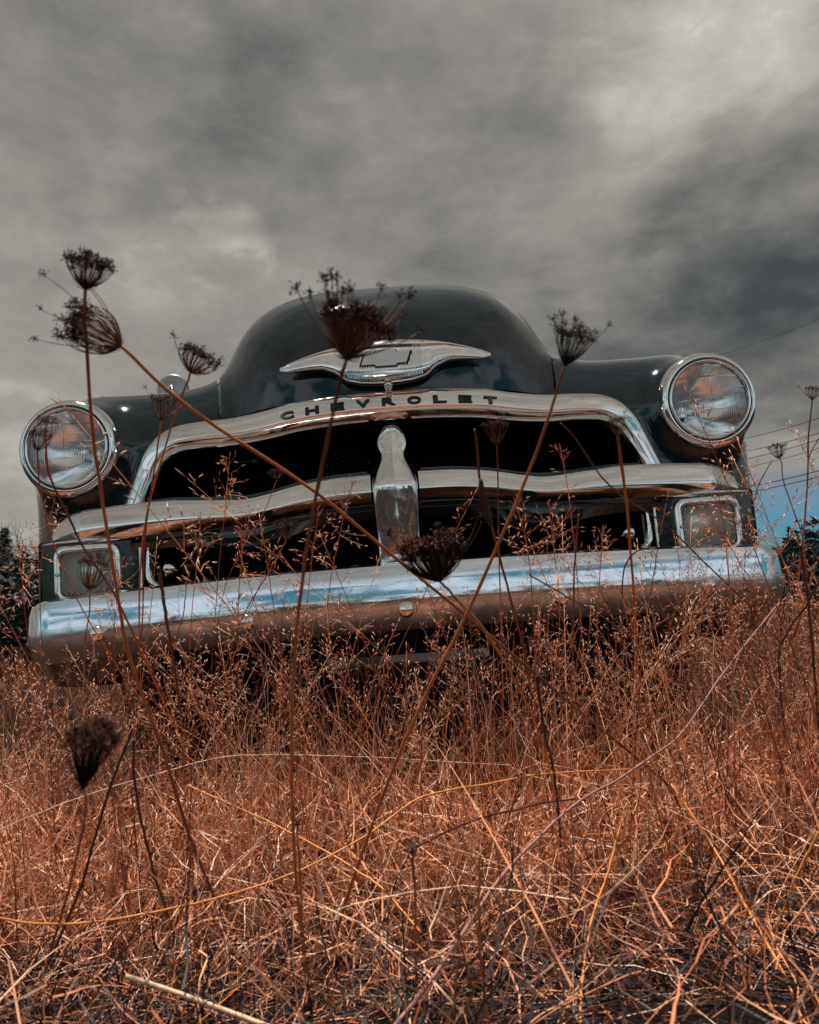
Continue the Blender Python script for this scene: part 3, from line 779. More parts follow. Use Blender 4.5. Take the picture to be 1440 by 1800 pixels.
def culm(base, h, lean, az, n=9, curl=.3):
    a = lean+curl*np.linspace(0, 1, n)**2; st = h/(n-1)
    P = [np.array(base, float)]
    for i in range(n-1): P.append(P[-1]+st*np.array([math.sin(a[i])*math.cos(az), math.sin(a[i])*math.sin(az), math.cos(a[i])]))
    return np.array(P)
tmpl = []
for v in range(7):
    G = Geo(); h = 1.0; P = culm((0, 0, 0), .36+.03*v, rng.uniform(0, .12), rng.uniform(0, 6), 12, rng.uniform(.1, .5))
    G.add(tube(P, np.linspace(.0009, .0004, 12), 4), .55); panicle_head(G, P, rng.uniform(.28, .42), rng.uniform(.022, .04), rng.integers(8, 13))
    (Vv, Ff), Tt = G.get()
    Ff = np.array([f if len(f) == 4 else (f[0], f[1], f[2], f[2]) for f in Ff if len(f) <= 4]); tmpl.append((Vv, Ff, Tt))
def tri(Fq):
    a = Fq[:, [0, 1, 2]]; q = Fq[Fq[:, 2] != Fq[:, 3]]; return np.vstack([a, q[:, [0, 2, 3]]])
tmpl = [(v, tri(f), t) for v, f, t in tmpl]
parts = []
N = 500; x, y = wedge(N, 1.06, 1.62, .2); x[440:] *= .8; y[440:] = CAM[1]+U(60, 1.05, 1.35)
for i in range(N):
    if y[i] > -.30 and abs(x[i]) < .9: continue
    v, f, t = tmpl[i % 7]; a = rng.uniform(0, 2*PI); c, s = math.cos(a), math.sin(a); k = rng.uniform(.40, .95) if i > 260 else rng.uniform(.78, 1.06)
    if i >= 440: k = rng.uniform(.95, 1.32)
    ti = rng.normal(0, .32, 2)
    w = v*k; w = np.stack([c*w[:, 0]-s*w[:, 1], s*w[:, 0]+c*w[:, 1], w[:, 2]], 1); w[:, 0] += ti[0]*w[:, 2]; w[:, 1] += ti[1]*w[:, 2]
    parts.append((w+np.array([x[i], y[i], float(gz(x[i], y[i]))]), f, np.clip(t+rng.normal(-.05, .12), 0, .95)))
V, Q, T = join(parts)
tag(obj('panicle_grass', (V, Q), GRASS, None, False, T), 'airy flowering grasses with feathery seed heads rising before the bumper', 'grass', None, 'stuff')

# ------------------------------------------------------------------ single plants
def ground_depth(px, py):
    d0, d1 = .2, 6.0
    for _ in range(40):
        m = (d0+d1)/2; p = at(px, py, m)
        if p[2] > gz(p[0], p[1]): d0 = m
        else: d1 = m
    return d0
def path3(pix, dh, db=None, n=40, pw=1.15, jit=.00022):
    """pixels from the head down to the root; depth runs from dh to the depth of the ground at the root"""
    pix = np.array(pix, float)
    if db is None: db = ground_depth(*pix[-1])
    c = np.concatenate([[0], np.cumsum(np.hypot(*np.diff(pix, axis=0).T))]); c /= c[-1]
    P = [at(px, py, dh+(db-dh)*t**pw) for (px, py), t in zip(pix, c)]
    Q = cr(P, n); w = np.cumsum(rng.normal(0, jit, (n, 3)), 0); w -= np.linspace(0, 1, n)[:, None]*w[-1]
    return Q+w
def stem_geo(P, r0, r1, nodes=3):
    n = len(P); r = np.linspace(r0, r1, n)*.86*(1+rng.normal(0, .03, n))
    for k in rng.integers(4, n-2, nodes): r[k] *= 1.16
    G = Geo(); v, f = tube(P, r, 8); G.V = [v]; G.F = f; t = np.clip(.55+.25*np.sin(np.linspace(0, 5, n)+rng.uniform(0, 6))+rng.normal(0, .05, n), 0, 1)
    return (v, f), np.repeat(t, 8)
def umbel(apex, top, R, closed=.5, rays=34, stray=0, rayt=.6, spiky=1.0, seedk=1.0, dense=1.0):
    """dried bird's-nest head: rays curve up from the apex and carry bristly seed clusters"""
    G = Geo(); ax = top-apex; H = np.linalg.norm(ax); ax = ax/H
    u = norm(np.cross(ax, [.2, 1, .1])); v = np.cross(ax, u)
    unit = R
    for i in range(rays+stray):
        st = i >= rays
        rr = math.sqrt((i+.5)/rays)*R if not st else R*rng.uniform(.9, 2.0); ph = i*2.39996+rng.uniform(-.3, .3)
        o = math.cos(ph)*u+math.sin(ph)*v
        hh = H*rng.uniform(.82, 1.18)*(1.0 if not st else rng.uniform(1.0, 1.55))
        tip = apex+ax*hh*(1-.25*(rr/R)**2*(0 if st else 1)*(1-closed))+o*rr*(1-.12*closed)
        cl = closed if not st else .0
        c1 = apex+o*rr*(.35+.75*cl)+ax*hh*.25; c2 = apex+o*rr*(.75+.50*cl)+ax*hh*.62
        t = np.linspace(0, 1, 8)[:, None]; P = (1-t)**3*apex+3*(1-t)**2*t*c1+3*(1-t)*t*t*c2+t**3*tip
        G.add(tube(P, np.linspace(unit*.027, unit*.015, 8), 4, False), np.clip(rayt+rng.normal(0, .15), 0, 1))
        dd = norm(P[-1]-P[-2]); m = int(rng.integers(7, 12)*dense)
        m = int(m*1.7)
        for j in range(m):
            e = norm(dd*1.0+rv(.75)); L = unit*rng.uniform(.06, .25)*spiky
            q = tip+e*L; w = tip+e*L*.5+rv(unit*.012)
            G.add(tube([tip, w, q], [unit*.012, unit*.009, unit*.005], 3, False), rng.uniform(.1, .5))
            if rng.random() < .88:
                G.add(spindle(q, norm(e+rv(.4)), unit*rng.uniform(.07, .14)*seedk, unit*.029*seedk), rng.uniform(.15, .95) if not st else rng.uniform(0, .3))
        for j in range(3):      # small bracts under each cluster
            e = norm(-dd*.4+rv(.7)); G.add(tube([tip, tip+e*unit*.12], [unit*.006, unit*.002], 3, False), .15)
    for j in range(9):          # bracts at the apex
        ph = j*PI*2/9; o = math.cos(ph)*u+math.sin(ph)*v
        P = [apex, apex+o*R*.35+ax*H*.05, apex+o*R*.55+ax*H*.35+rv(R*.05)]
        G.add(tube(cr(P, 6), np.linspace(unit*.012, unit*.003, 6), 3, False), .2)
    return G.get()
GR = 'dried seed-head plants among the grass'
def plant(label, pix, dh, heads, r0=.0011, r1=.0021, side=(), name='dried_wildflower', cat='dried flower', group=GR, db=None, smat=STEM):
    P = path3(pix, dh, db); base = P[-1]
    t = thing(name, tuple(base), label, cat, group)
    g, T = stem_geo(P, r0, r1); obj('stem', g, smat, t, True, T)
    for s in side:              # side shoots: pixels, depth from/to, radius
        q = cr([at(px, py, d) for px, py, d in s[0]], 24); g, T = stem_geo(q, s[1], s[1]*1.3, 1); obj('side_stem', g, smat, t, True, T)
    for h in heads:
        a, tp, hw, d, kw = h; A = at(*a, d); B = at(*tp, d+kw.pop('tilt', 0)*hw*d/F)
        g, T = umbel(A, B, hw*d/F, **kw); obj('seed_head', g, SEED, t, False, T)
    return t
plant('tall upright dried seed head at far left, topmost above the left headlight', [(150, 508), (150, 610), (160, 760), (180, 900), (206, 1050), (232, 1170), (290, 1330), (345, 1500), (425, 1690)], .50,
      [((150, 508), (157, 458), 42, .50, dict(closed=.35, rays=48, dense=1.3))], .0012, .0023)
plant('big nest-shaped seed head leaning left on a long diagonal stem', [(213, 608), (300, 690), (400, 764), (560, 868), (700, 985), (790, 1058), (900, 1150), (1080, 1300), (1180, 1385), (1320, 1500)], .52,
      [((213, 608), (135, 566), 43, .52, dict(closed=.90, rays=66, stray=7, rayt=.75, dense=1.2))], .0013, .0025)
plant('flat open seed head beside the round door mirror', [(335, 655), (312, 720), (285, 800), (258, 900), (246, 1000), (244, 1120), (250, 1300), (262, 1450)], .62,
      [((335, 655), (353, 625), 40, .62, dict(closed=.45, rays=34, stray=3, spiky=1.1))], .0010, .0016)
plant('small reddish seed head just below the round door mirror', [(284, 738), (274, 800), (262, 880), (252, 960), (248, 1100), (236, 1280), (240, 1440)], .72,
      [((284, 738), (287, 702), 25, .72, dict(closed=.5, rays=26, stray=3, rayt=.75))], .0009, .0014)
plant('small dark seed head overlapping the left headlight on a thin dark stem', [(66, 792), (70, 860), (84, 930), (105, 985), (150, 1080), (250, 1250), (330, 1440)], .78,
      [((66, 792), (72, 762), 22, .78, dict(closed=.5, rays=22))], .0007, .0013)
plant('reddish seed head overlapping the left headlight on an orange stem', [(80, 775), (86, 830), (112, 890), (150, 965), (203, 1045), (250, 1150), (330, 1330), (400, 1520)], .66,
      [((80, 775), (84, 740), 19, .66, dict(closed=.7, rays=22, rayt=.9))], .0011, .0017)
plant('large bristly seed head rising in front of the hood ornament', [(608, 632), (592, 700), (562, 850), (536, 1000), (518, 1180), (514, 1350), (522, 1550), (545, 1792)], .42,
      [((608, 632), (630, 556), 66, .42, dict(closed=.12, rays=84, stray=14, rayt=.75, dense=1.1, spiky=.95))], .0011, .0019)
plant('dark branching seed head in front of the right end of the hood', [(993, 643), (962, 740), (905, 890), (820, 1080), (745, 1230), (680, 1380), (606, 1590), (560, 1760)], .50,
      [((993, 643), (1012, 585), 36, .50, dict(closed=.30, rays=34, stray=9, rayt=.1, dense=1.3, spiky=1.2))], .0009, .0024)
plant('dense dark seed head hanging over the middle of the bumper', [(772, 1020), (800, 1052), (850, 1110), (905, 1200), (960, 1330), (985, 1480)], .60,
      [((772, 1022), (756, 958), 58, .60, dict(closed=.55, rays=80, stray=6, rayt=.3, dense=1.5, seedk=1.25, spiky=.9))], .0011, .0018)
plant('small cup-shaped seed head inside the right half of the upper grille', [(873, 782), (874, 850), (876, 960), (880, 1100), (884, 1250), (890, 1420)], .80,
      [((873, 782), (872, 744), 26, .80, dict(closed=.3, rays=24, spiky=.9))], .0008, .0013)
plant('ragged seed head at the right corner of the top chrome bar', [(1087, 765), (1096, 830), (1106, 920), (1113, 1020), (1120, 1130), (1126, 1260), (1150, 1430)], .70,
      [((1087, 765), (1085, 738), 18, .70, dict(closed=.6, rays=20, spiky=1.4, stray=2))], .0015, .0020)
plant('spidery seed head at the right edge of the picture, the highest one there', [(1428, 702), (1422, 760), (1420, 850), (1412, 950), (1400, 1060), (1392, 1200), (1395, 1370)], .85,
      [((1428, 702), (1431, 684), 15, .85, dict(closed=.5, rays=20, stray=2))], .0007, .0022,
      side=[([(1440, 770, .85), (1424, 800, .86), (1420, 830, .87)], .0006), ([(1440, 980, .9), (1420, 1040, .93), (1396, 1120, .97)], .0011)])
plant('small dark seed head standing against the sky right of the truck', [(1372, 806), (1380, 850), (1396, 900), (1412, 950), (1420, 1050), (1430, 1200), (1425, 1370)], .9,
      [((1370, 806), (1368, 784), 17, .9, dict(closed=.4, rays=22, rayt=.1))], .0006, .0013, side=[([(1358, 808, .9), (1336, 848, .92), (1326, 880, .94)], .0006)])
plant('blurred black wedge-shaped seed head low at the left in the near grass', [(145, 1388), (147, 1440), (120, 1560), (80, 1700), (45, 1790)], .36,
      [((145, 1388), (166, 1285), 44, .36, dict(closed=.1, rays=80, stray=6, rayt=.05, dense=1.5, seedk=1.2))], .0007, .0015)
plant('shrivelled seed head hugging the long stem in the lower middle', [(522, 1455), (528, 1520), (535, 1640), (545, 1760)], .56,
      [((522, 1455), (529, 1410), 14, .56, dict(closed=.4, rays=20, rayt=.4))], .0008, .0012)
plant('tiny brown seed head above the left half of the bumper', [(505, 948), (470, 1010), (425, 1090), (395, 1180), (370, 1290), (350, 1430)], .85,
      [((505, 948), (503, 920), 22, .85, dict(closed=.4, rays=22))], .0007, .0010)
plant('tiny flat seed head low in the left half of the upper grille', [(487, 842), (465, 900), (430, 960), (395, 1040), (380, 1150), (375, 1400)], .9,
      [((487, 842), (485, 828), 17, .9, dict(closed=.2, rays=20))], .0005, .0009)
plant('brown seed head in front of the left parking lamp', [(157, 1036), (157, 1080), (150, 1160), (160, 1300), (170, 1430)], .75,
      [((157, 1036), (165, 985), 27, .75, dict(closed=.7, rays=34, rayt=.6))], .0008, .0011)
plant('nodding dark seed head low beside the pink bramble cane', [(725, 1500), (728, 1560), (730, 1650), (735, 1790)], .58,
      [((725, 1500), (722, 1480), 17, .58, dict(closed=.8, rays=22, rayt=.2))], .0010, .0015)
plant('little dark seed head above the orange arching stem', [(912, 1385), (900, 1420), (880, 1500), (870, 1600)], .72,
      [((912, 1385), (915, 1365), 13, .72, dict(closed=.6, rays=16, rayt=.2))], .0007, .0010)
plant('faint seed head in front of the grass below the left lamp', [(330, 1010), (322, 1080), (300, 1200), (310, 1430)], .9,
      [((330, 1010), (330, 995), 12, .9, dict(closed=.5, rays=16))], .0006, .0010)

def stalk(label, pix, dh, db, r0, r1, name='bare_stalk', cat='stalk', group='bare stalks standing and lying in the grass', m=STEM, tint=None, n=50, jit=.0003):
    P = path3(pix, dh, db, n, jit=jit); b = P[-1]; 
    (v, f), T = stem_geo(P, r0, r1, 2)
    if tint is not None: T = np.clip(T*0+tint+rng.normal(0, .03, len(T)), 0, 1)
    o = obj(name, (v-b, f), m, None, True, T); o.location = Vector(b)
    return tag(o, label, cat, group)
# broken stalk with a sheath
P = path3([(835, 756), (845, 850), (862, 915), (880, 985), (900, 1060), (930, 1200), (955, 1440)], .66)
t = thing('broken_stalk', tuple(P[-1]), 'broken bare stalk with a peeling sheath ending in front of the right grille', 'stalk', 'bare stalks standing and lying in the grass')
g, T = stem_geo(P, .0012, .0020); obj('stem', g, STEM, t, True, T*.45)
sh = cr([at(845, 842, .659), at(848, 868, .658), at(858, 902, .659), at(864, 925, .66)], 14)
obj('sheath', tube(sh, [.0015+.0014*math.sin(PI*k/13) for k in range(14)], 8), SEED, t, True, np.full(14*8, .5))
stalk('dark straight stalk with cut top before the small lamp left of the bumper', [(279, 1000), (284, 1060), (296, 1130), (312, 1230), (325, 1340), (345, 1480)], .6, None, .0017, .0019, tint=.08)
stalk('dark thin stalk rising left of the centre, behind the left headlight stem', [(235, 1300), (242, 1400), (262, 1500), (290, 1600), (330, 1720)], .62, None, .0012, .0017, tint=.1)
stalk('dark leaning stalk crossing the near left grass', [(235, 1280), (200, 1370), (165, 1480), (140, 1560), (90, 1680), (40, 1795)], .55, None, .0012, .0019, tint=.12)
stalk('bright orange stem arching low across the whole left foreground', [(-30, 1610), (90, 1625), (200, 1618), (350, 1590), (500, 1545), (640, 1475), (740, 1405), (860, 1378), (960, 1360), (1110, 1352)], .66, 1.0, .0011, .0011, tint=.95)
stalk('orange stem sweeping from the centre to the lower right corner of the near grass', [(330, 1380), (480, 1450), (640, 1540), (740, 1640)], .95, .75, .0010, .0012, tint=.9)
stalk('pink bramble cane slanting from the bottom centre up to the right', [(690, 1810), (760, 1720), (880, 1545), (960, 1460), (1020, 1408), (1090, 1368), (1140, 1335), (1200, 1288), (1262, 1200), (1330, 1110), (1370, 1060)], .60, 1.15, .0019, .0012, 'bramble_cane', 'bramble', tint=.45, m=PINKLEAF)
stalk('dull purple cane lying behind the pink bramble cane', [(730, 1490), (830, 1445), (940, 1415), (1010, 1405)], .95, 1.05, .0016, .0013, 'bramble_cane', 'bramble', tint=.2, m=REDLEAF)
stalk('broad pale reed lying at the bottom left', [(222, 1716), (330, 1752), (480, 1808), (560, 1840)], .60, .56, .0020, .0022, 'fallen_reed', 'reed', tint=.86, m=GRASS, jit=.00004)
stalk('long dark diagonal stalk reaching down to the right edge', [(1165, 920), (1080, 860), (1020, 780), (985, 745)][::-1]+[(1235, 985), (1330, 1080), (1420, 1200), (1470, 1290)], .75, 1.5, .0008, .0013, tint=.15)
stalk('brown diagonal stalk crossing below the right parking lamp', [(930, 1010), (1000, 1050), (1080, 1100), (1180, 1180), (1290, 1290), (1400, 1420)], .8, None, .0009, .0012, tint=.3)
stalk('orange pair-straight stem low at the right, upper one', [(1140, 1340), (1160, 1440), (1190, 1530), (1235, 1640)], .85, None, .0014, .0013, tint=.95)
stalk('long orange stem slanting down to the bottom right, beside the red leaves', [(1180, 1380), (1250, 1480), (1310, 1590), (1380, 1720), (1410, 1800)], .95, .64, .0013, .0015, tint=.9)
stalk('orange stem leaning right at the right edge above the bottom corner', [(1450, 1445), (1400, 1530), (1370, 1610), (1330, 1680)], .75, .78, .0014, .0014, tint=1.0)
stalk('orange stem standing right of the pink cane at the bottom', [(1095, 1440), (1070, 1530), (1040, 1620), (1022, 1740), (1020, 1800)], .80, .65, .0013, .0013, tint=.9)
stalk('reddish stem running off the bottom edge right of the centre', [(845, 1500), (842, 1600), (846, 1700), (860, 1800)], .6, .60, .0013, .0013, tint=.6)
stalk('thin orange stalk standing in the bottom middle under the nodding seed head', [(812, 1560), (806, 1640), (800, 1790)], .62, .62, .0010, .0012, tint=.5)
stalk('pale straw bent flat across the middle of the grass', [(-20, 1465), (120, 1410), (260, 1365), (400, 1330), (540, 1328), (720, 1335), (900, 1345)], .95, 1.25, .0007, .0007, 'fallen_straw', 'straw', tint=.9, m=GRASS)
stalk('dark forked twig standing at the right edge below the sky', [(1408, 960), (1416, 1010), (1424, 1080), (1432, 1180), (1440, 1300)], .7, 1.3, .0015, .0020, tint=.05)
stalk('leaning dark twig crossing the forked twig at the right edge', [(1450, 1010), (1420, 1065), (1388, 1110), (1370, 1160), (1380, 1300)], .75, 1.4, .0012, .0016, tint=.05)
stalk('hooked dark stem curling up over the right half of the bumper', [(1135, 980), (1130, 968), (1112, 975), (1096, 1005), (1092, 1080), (1100, 1200), (1110, 1380)], .85, None, .0009, .0012, tint=.15)
# black stalks in the middle right
stalk('black upright stalk, left of two in the right middle grass', [(945, 1190), (955, 1280), (975, 1370), (985, 1500), (975, 1590)], .85, None, .0020, .0018, tint=.03)
stalk('tall brown stalk rising in front of the lower right grille', [(1018, 905), (1012, 1000), (1008, 1120), (1004, 1260), (1010, 1440)], .95, None, .0012, .0016, tint=.35)
# loose thin straws, one thing per straw would be beyond counting
parts = []
n = 190; x, y = wedge(n, .45, 1.5, .1)
parts.append(blades(np.stack([x, y, gz(x, y)+U(n, .01, .12)], 1), U(n, .15, .42), U(n, 1.0, 1.6), rng.normal(0, .35, n), U(n, 0, 2*PI), U(n, .0010, .0020), U(n, .55, 1.0), noise=.10))
V, Q, T = join(parts)
tag(obj('loose_straw', (V, Q), GRASS, None, False, T), 'loose long orange and straw-coloured stems strewn over the mat', 'straw', None, 'stuff')

# panicle grass stalks that stand out one by one
PG = 'single feathery grass stalks before the truck'
def pgrass(label, pix, d, frac=.3, spread=.03, dens=11, tint=.6, r=.0008):
    P = path3(pix[::-1] if pix[0][1] > pix[-1][1] else pix, d, None, 30)[::-1]
    t = thing('feathery_grass', tuple(P[0]), label, 'grass stalk', PG)
    g, T = stem_geo(P, r*1.3, r*.6, 2); obj('stalk', g, GRASS, t, True, T*.3+tint*.7)
    G = Geo(); panicle_head(G, P, frac, spread, dens); g, T = G.get(); obj('seed_head', g, GRASS, t, False, T)
pgrass('feathery grass stalk with its tip against the black upper grille, left', [(405, 800), (398, 880), (388, 960), (380, 1060), (372, 1200), (380, 1400)], .95, .30, .045, 12)
pgrass('loose feathery grass stalk against the left lower grille', [(352, 905), (345, 980), (335, 1100), (330, 1250), (335, 1400)], .95, .3, .04, 12)
pgrass('reddish feathery grass stalk left of the chrome nose post', [(620, 850), (600, 930), (580, 1030), (570, 1150), (572, 1380)], .95, .32, .045, 14)
pgrass('feathery grass stalk leaning toward the nose post', [(560, 905), (548, 990), (540, 1090), (545, 1220), (560, 1400)], 1.0, .3, .035, 12)
pgrass('pale oat-like grass stalk in front of the right upper grille', [(985, 790), (1000, 870), (1010, 960), (1020, 1080), (1030, 1230), (1035, 1420)], .9, .22, .016, 9, .8)
pgrass('feathery grass stalk right of the dense dark seed head', [(905, 880), (925, 950), (935, 1040), (940, 1160), (945, 1400)], .9, .42, .06, 18)
pgrass('bushy feathery grass stalk below the right grille bar', [(965, 890), (975, 960), (985, 1060), (985, 1180), (990, 1400)], .95, .42, .06, 18)
pgrass('feathery grass stalk in front of the small right lower lamp', [(1060, 930), (1055, 1000), (1050, 1080), (1050, 1200), (1055, 1400)], 1.0, .36, .05, 14)
pgrass('feathery grass stalk in front of the right parking lamp', [(1262, 850), (1272, 930), (1280, 1010), (1285, 1150), (1290, 1390)], .95, .36, .055, 16)
pgrass('leaning feathery grass stalk over the right fender edge', [(1215, 885), (1260, 930), (1300, 990), (1330, 1080), (1350, 1380)], 1.0, .35, .035, 12)
pgrass('feathery grass stalk over the left fender edge beside the parking lamp', [(95, 880), (78, 950), (70, 1040), (75, 1160), (90, 1400)], .95, .38, .05, 14)
pgrass('drooping feathery grass stalk at the left edge beside the bumper tip', [(30, 960), (38, 1020), (45, 1090), (60, 1200), (70, 1400)], .95, .4, .05, 14)
pgrass('feathery grass stalk leaning left below the left parking lamp', [(215, 985), (205, 1050), (200, 1130), (205, 1250), (210, 1400)], .95, .4, .05, 14)
pgrass('thin feathery grass stalk crossing the chrome bumper at its left third', [(440, 900), (425, 980), (418, 1080), (420, 1200), (425, 1400)], 1.0, .35, .05, 13)
pgrass('thin feathery grass stalk at the right edge under the wires', [(1395, 985), (1380, 1060), (1372, 1150), (1370, 1380)], 1.0, .4, .05, 12, .3)

# leaves
def leaf(label, px, py, d, size, m, az=0, tilt=.3, lobes=5, name='fallen_leaf', group='coloured leaves in the mat'):
    n = 40; out = []
    for a in np.linspace(0, 2*PI, n, endpoint=False):
        r = size*.8*(.42+.24*math.cos(a)+.30*abs(math.sin(lobes*a/2+.3))**1.5+.05*math.sin(13*a)+.03*math.sin(19*a)); out.append((r*math.cos(a), r*math.sin(a)*.55))
    V = []; Fc = []
    for k, s in enumerate((1.0, .6, .25)):
        for (a, b) in out: V.append((a*s, b*s, .20*abs(b*s)+size*.16*math.sin(a*s/size*4)+size*.10*math.sin(b*s/size*7)))
    V.append((0, 0, 0)); V = np.array(V)
    for k in range(2):
        for j in range(n): Fc.append((k*n+j, k*n+(j+1) % n, (k+1)*n+(j+1) % n, (k+1)*n+j))
    for j in range(n): Fc.append((2*n+j, 2*n+(j+1) % n, 3*n))
    c, s = math.cos(az), math.sin(az); Rz = np.array([[c, -s, 0], [s, c, 0], [0, 0, 1]]); ct, st = math.cos(tilt), math.sin(tilt); Rx = np.array([[1, 0, 0], [0, ct, -st], [0, st, ct]])
    V = V@Rz.T@Rx.T
    p = at(px, py, ground_depth(px, py)*.76); V2 = V+np.array([0, 0, -.0006]); nn = len(V)
    Fc = Fc+[tuple(i+nn for i in f[::-1]) for f in Fc]
    o = obj(name, (np.vstack([V, V2]), Fc), m); o.location = Vector(p)
    return tag(o, label, 'leaf', group)
leaf('dark red bramble leaf behind the orange stem, left of two at the right', 1170, 1462, .88, .028, REDLEAF, 1.3, 1.0)
leaf('dark red bramble leaf nearest the right edge', 1290, 1418, .98, .030, REDLEAF, .2, .9)
leaf('small crimson leaf low in the right grass, below the other red leaves', 1098, 1575, .78, .022, REDLEAF, .1, .8)
leaf('faded pink leaf hanging on the pink cane', 893, 1520, .70, .020, PINKLEAF, .4, 1.1)
leaf('pale buff leaf standing in the mat above the orange arching stem', 838, 1312, 1.15, .024, PINKLEAF, 1.1, 1.3, 2)
leaf('orange leaf in the mat left of the long centre stem', 445, 1502, .85, .018, ORANGELEAF, .4, .7)
leaf('second orange leaf, directly above the reed at the lower left', 300, 1700, .66, .012, ORANGELEAF, 1.4, .6)
leaf('purple leaf below the arching orange stem at the centre left', 562, 1505, .85, .020, REDLEAF, .8, 1.0)
leaf('dark purple leaf beside the left-hand orange leaf', 345, 1568, .75, .020, REDLEAF, 2.4, .8)

# pale stones under the bumper
def rock(label, px, py, d, s):
    n = 14; rings = []
    for i in range(9):
        ph = PI*i/8; rings.append([(s[0]*math.sin(ph)*math.cos(a)*(1+.18*math.sin(3*a+i)+.1*math.cos(5*a)), s[1]*math.sin(ph)*math.sin(a)*(1+.15*math.cos(2*a+i)), s[2]*math.cos(ph)*(1+.1*math.sin(a*2))) for a in np.linspace(0, 2*PI, n, endpoint=False)])
    p = at(px, py, d); o = obj('rock', loft(rings), ROCK, None, True, sharp=35); o.location = Vector(p)
    tag(o, label, 'rock', 'pale stones lying in the field beyond the truck')
rock('flat pale stone in the sunlit field seen under the middle of the bumper', 640, 1168, 6.0, (.15, .12, .07))
rock('pale stone seen under the bumper to the right of the flat one', 838, 1160, 6.2, (.12, .12, .10))
rock('small dark-flecked stone seen under the bumper, leftmost of the three', 560, 1185, 5.7, (.10, .12, .07))

# ------------------------------------------------------------------ trees beyond
def conifer_geo(h, seed, w=.26, dens=1.0):
    r = np.random.default_rng(seed); G = []; T = []
    tiers = int(26*dens)
    V = []; Fc = []; n = 0
    for i in range(tiers):
        f = i/tiers; z = h*(.08+.92*f); L = h*w*(1-f)**.85*r.uniform(.75, 1.15)+.03*h*(1-f)+.008*h
        nb = 7 if f < .8 else 5
        for b in range(nb):
            a = r.uniform(0, 2*PI); drop = r.uniform(.1, .45); Lb = L*r.uniform(.6, 1.1)
            for k in range(14):
                t = (k+r.random())/14; p = np.array([math.cos(a)*Lb*t, math.sin(a)*Lb*t, z-drop*Lb*t*t+.15*Lb*t])+r.normal(0, .010*h, 3)
                s = h*.030*(1.1-.5*t)*r.uniform(.6, 1.4); d1 = r.normal(0, 1, 3); d1 /= np.linalg.norm(d1); d2 = r.normal(0, 1, 3); d2[2] -= .5; d2 /= np.linalg.norm(d2)
                V += [p-d1*s*.5, p+d1*s*.5, p+d2*s*1.3]; Fc.append((n, n+1, n+2)); T += [r.random()]*3; n += 3
    return np.array(V), np.array(Fc), np.array(T)
con_mesh = {}
def conifer(label, px, py_top, d, h, seed, group='conifers beyond the truck', w=.26):
    """top of the tree at that place, the foot on the ground"""
    top = at(px, py_top, d); x, y = top[0], top[1]; base = float(gz(x, y)); h = top[2]-base
    t = thing('conifer_tree', (x, y, base), label, 'tree', group)
    V, Fq, T = conifer_geo(h, seed, w); obj('crown', (V+np.array([x, y, base]), Fq), FOREST, t, False, T)
    obj('trunk', tube([(x, y, base-.1), (x, y, base+h*.5), (x, y, base+h*.97)], [h*.018, h*.011, h*.002], 7), BARK, t)
conifer('dark conifer at the left edge, the tallest one left of the bumper', 8, 925, 28, 0, 1)
conifer('conifer between the left edge and the truck fender', 48, 985, 34, 0, 2)
conifer('conifer whose small top peeks over the left fender beside the mirror', 243, 703, 36, 0, 3, w=.16)
conifer('thin distant treetop just showing above the left headlight fender', 178, 697, 50, 0, 4, w=.10)
conifer('conifer top right of the one beside the mirror, barely above the fender', 262, 714, 42, 0, 5, w=.14)
conifer('tallest dark conifer at the right, below the wires', 1386, 925, 34, 0, 6, w=.2)
conifer('shorter conifer left of the tallest one on the right', 1350, 975, 40, 0, 7, w=.3)
conifer('conifer at the right edge beside the forked twig', 1432, 965, 36, 0, 8)
conifer('conifer just right of the tallest one on the right', 1408, 955, 42, 0, 9, w=.3)
conifer('pale distant conifer beside the right fender edge', 1322, 990, 60, 0, 10)
conifer('low conifer outermost at the right', 1475, 985, 34, 0, 11)
def bush(label, px, py, d, w, h, seed, group='dark bushes at the edge of the field'):
    p = at(px, py, d); x, y = p[0], p[1]; z0 = float(gz(x, y)); r = np.random.default_rng(seed); N = 3200
    q = r.normal(0, 1, (N, 3)); q /= np.linalg.norm(q, axis=1)[:, None]; rad = r.random(N)**.4
    lump = 1+.35*np.sin(q[:, 0]*5+seed)*np.cos(q[:, 2]*4+seed*2); c = q*(rad*lump)[:, None]*np.array([w, w*.7, h*.5])+np.array([x, y, z0+h*.5])
    s = w*.05*r.uniform(.5, 1.5, N); a = r.normal(0, 1, (N, 3)); b = r.normal(0, 1, (N, 3)); a /= np.linalg.norm(a, axis=1)[:, None]; b /= np.linalg.norm(b, axis=1)[:, None]
    V = np.stack([c-a*s[:, None], c+a*s[:, None], c+b*s[:, None]*1.5], 1).reshape(-1, 3); Fq = np.arange(3*N).reshape(-1, 3)
    t = thing('bush', (x, y, z0), label, 'bush', group); obj('foliage', (V, Fq), FOREST, t, False, np.repeat(r.random(N), 3))
    obj('trunk', tube([(x, y, z0-.05), (x, y, z0+h*.6)], [.05, .02], 6), BARK, t)
bush('dark bush behind the left bumper tip', 30, 1060, 9, .95, 1.15, 1)
bush('dark bush leftmost at the edge of the field', -60, 1040, 8, .8, 1.3, 2)
bush('dark bush right of the right bumper tip', 1410, 1020, 9, .75, .80, 3)
bush('dark bush outermost on the right', 1500, 1010, 8, .8, .95, 4)
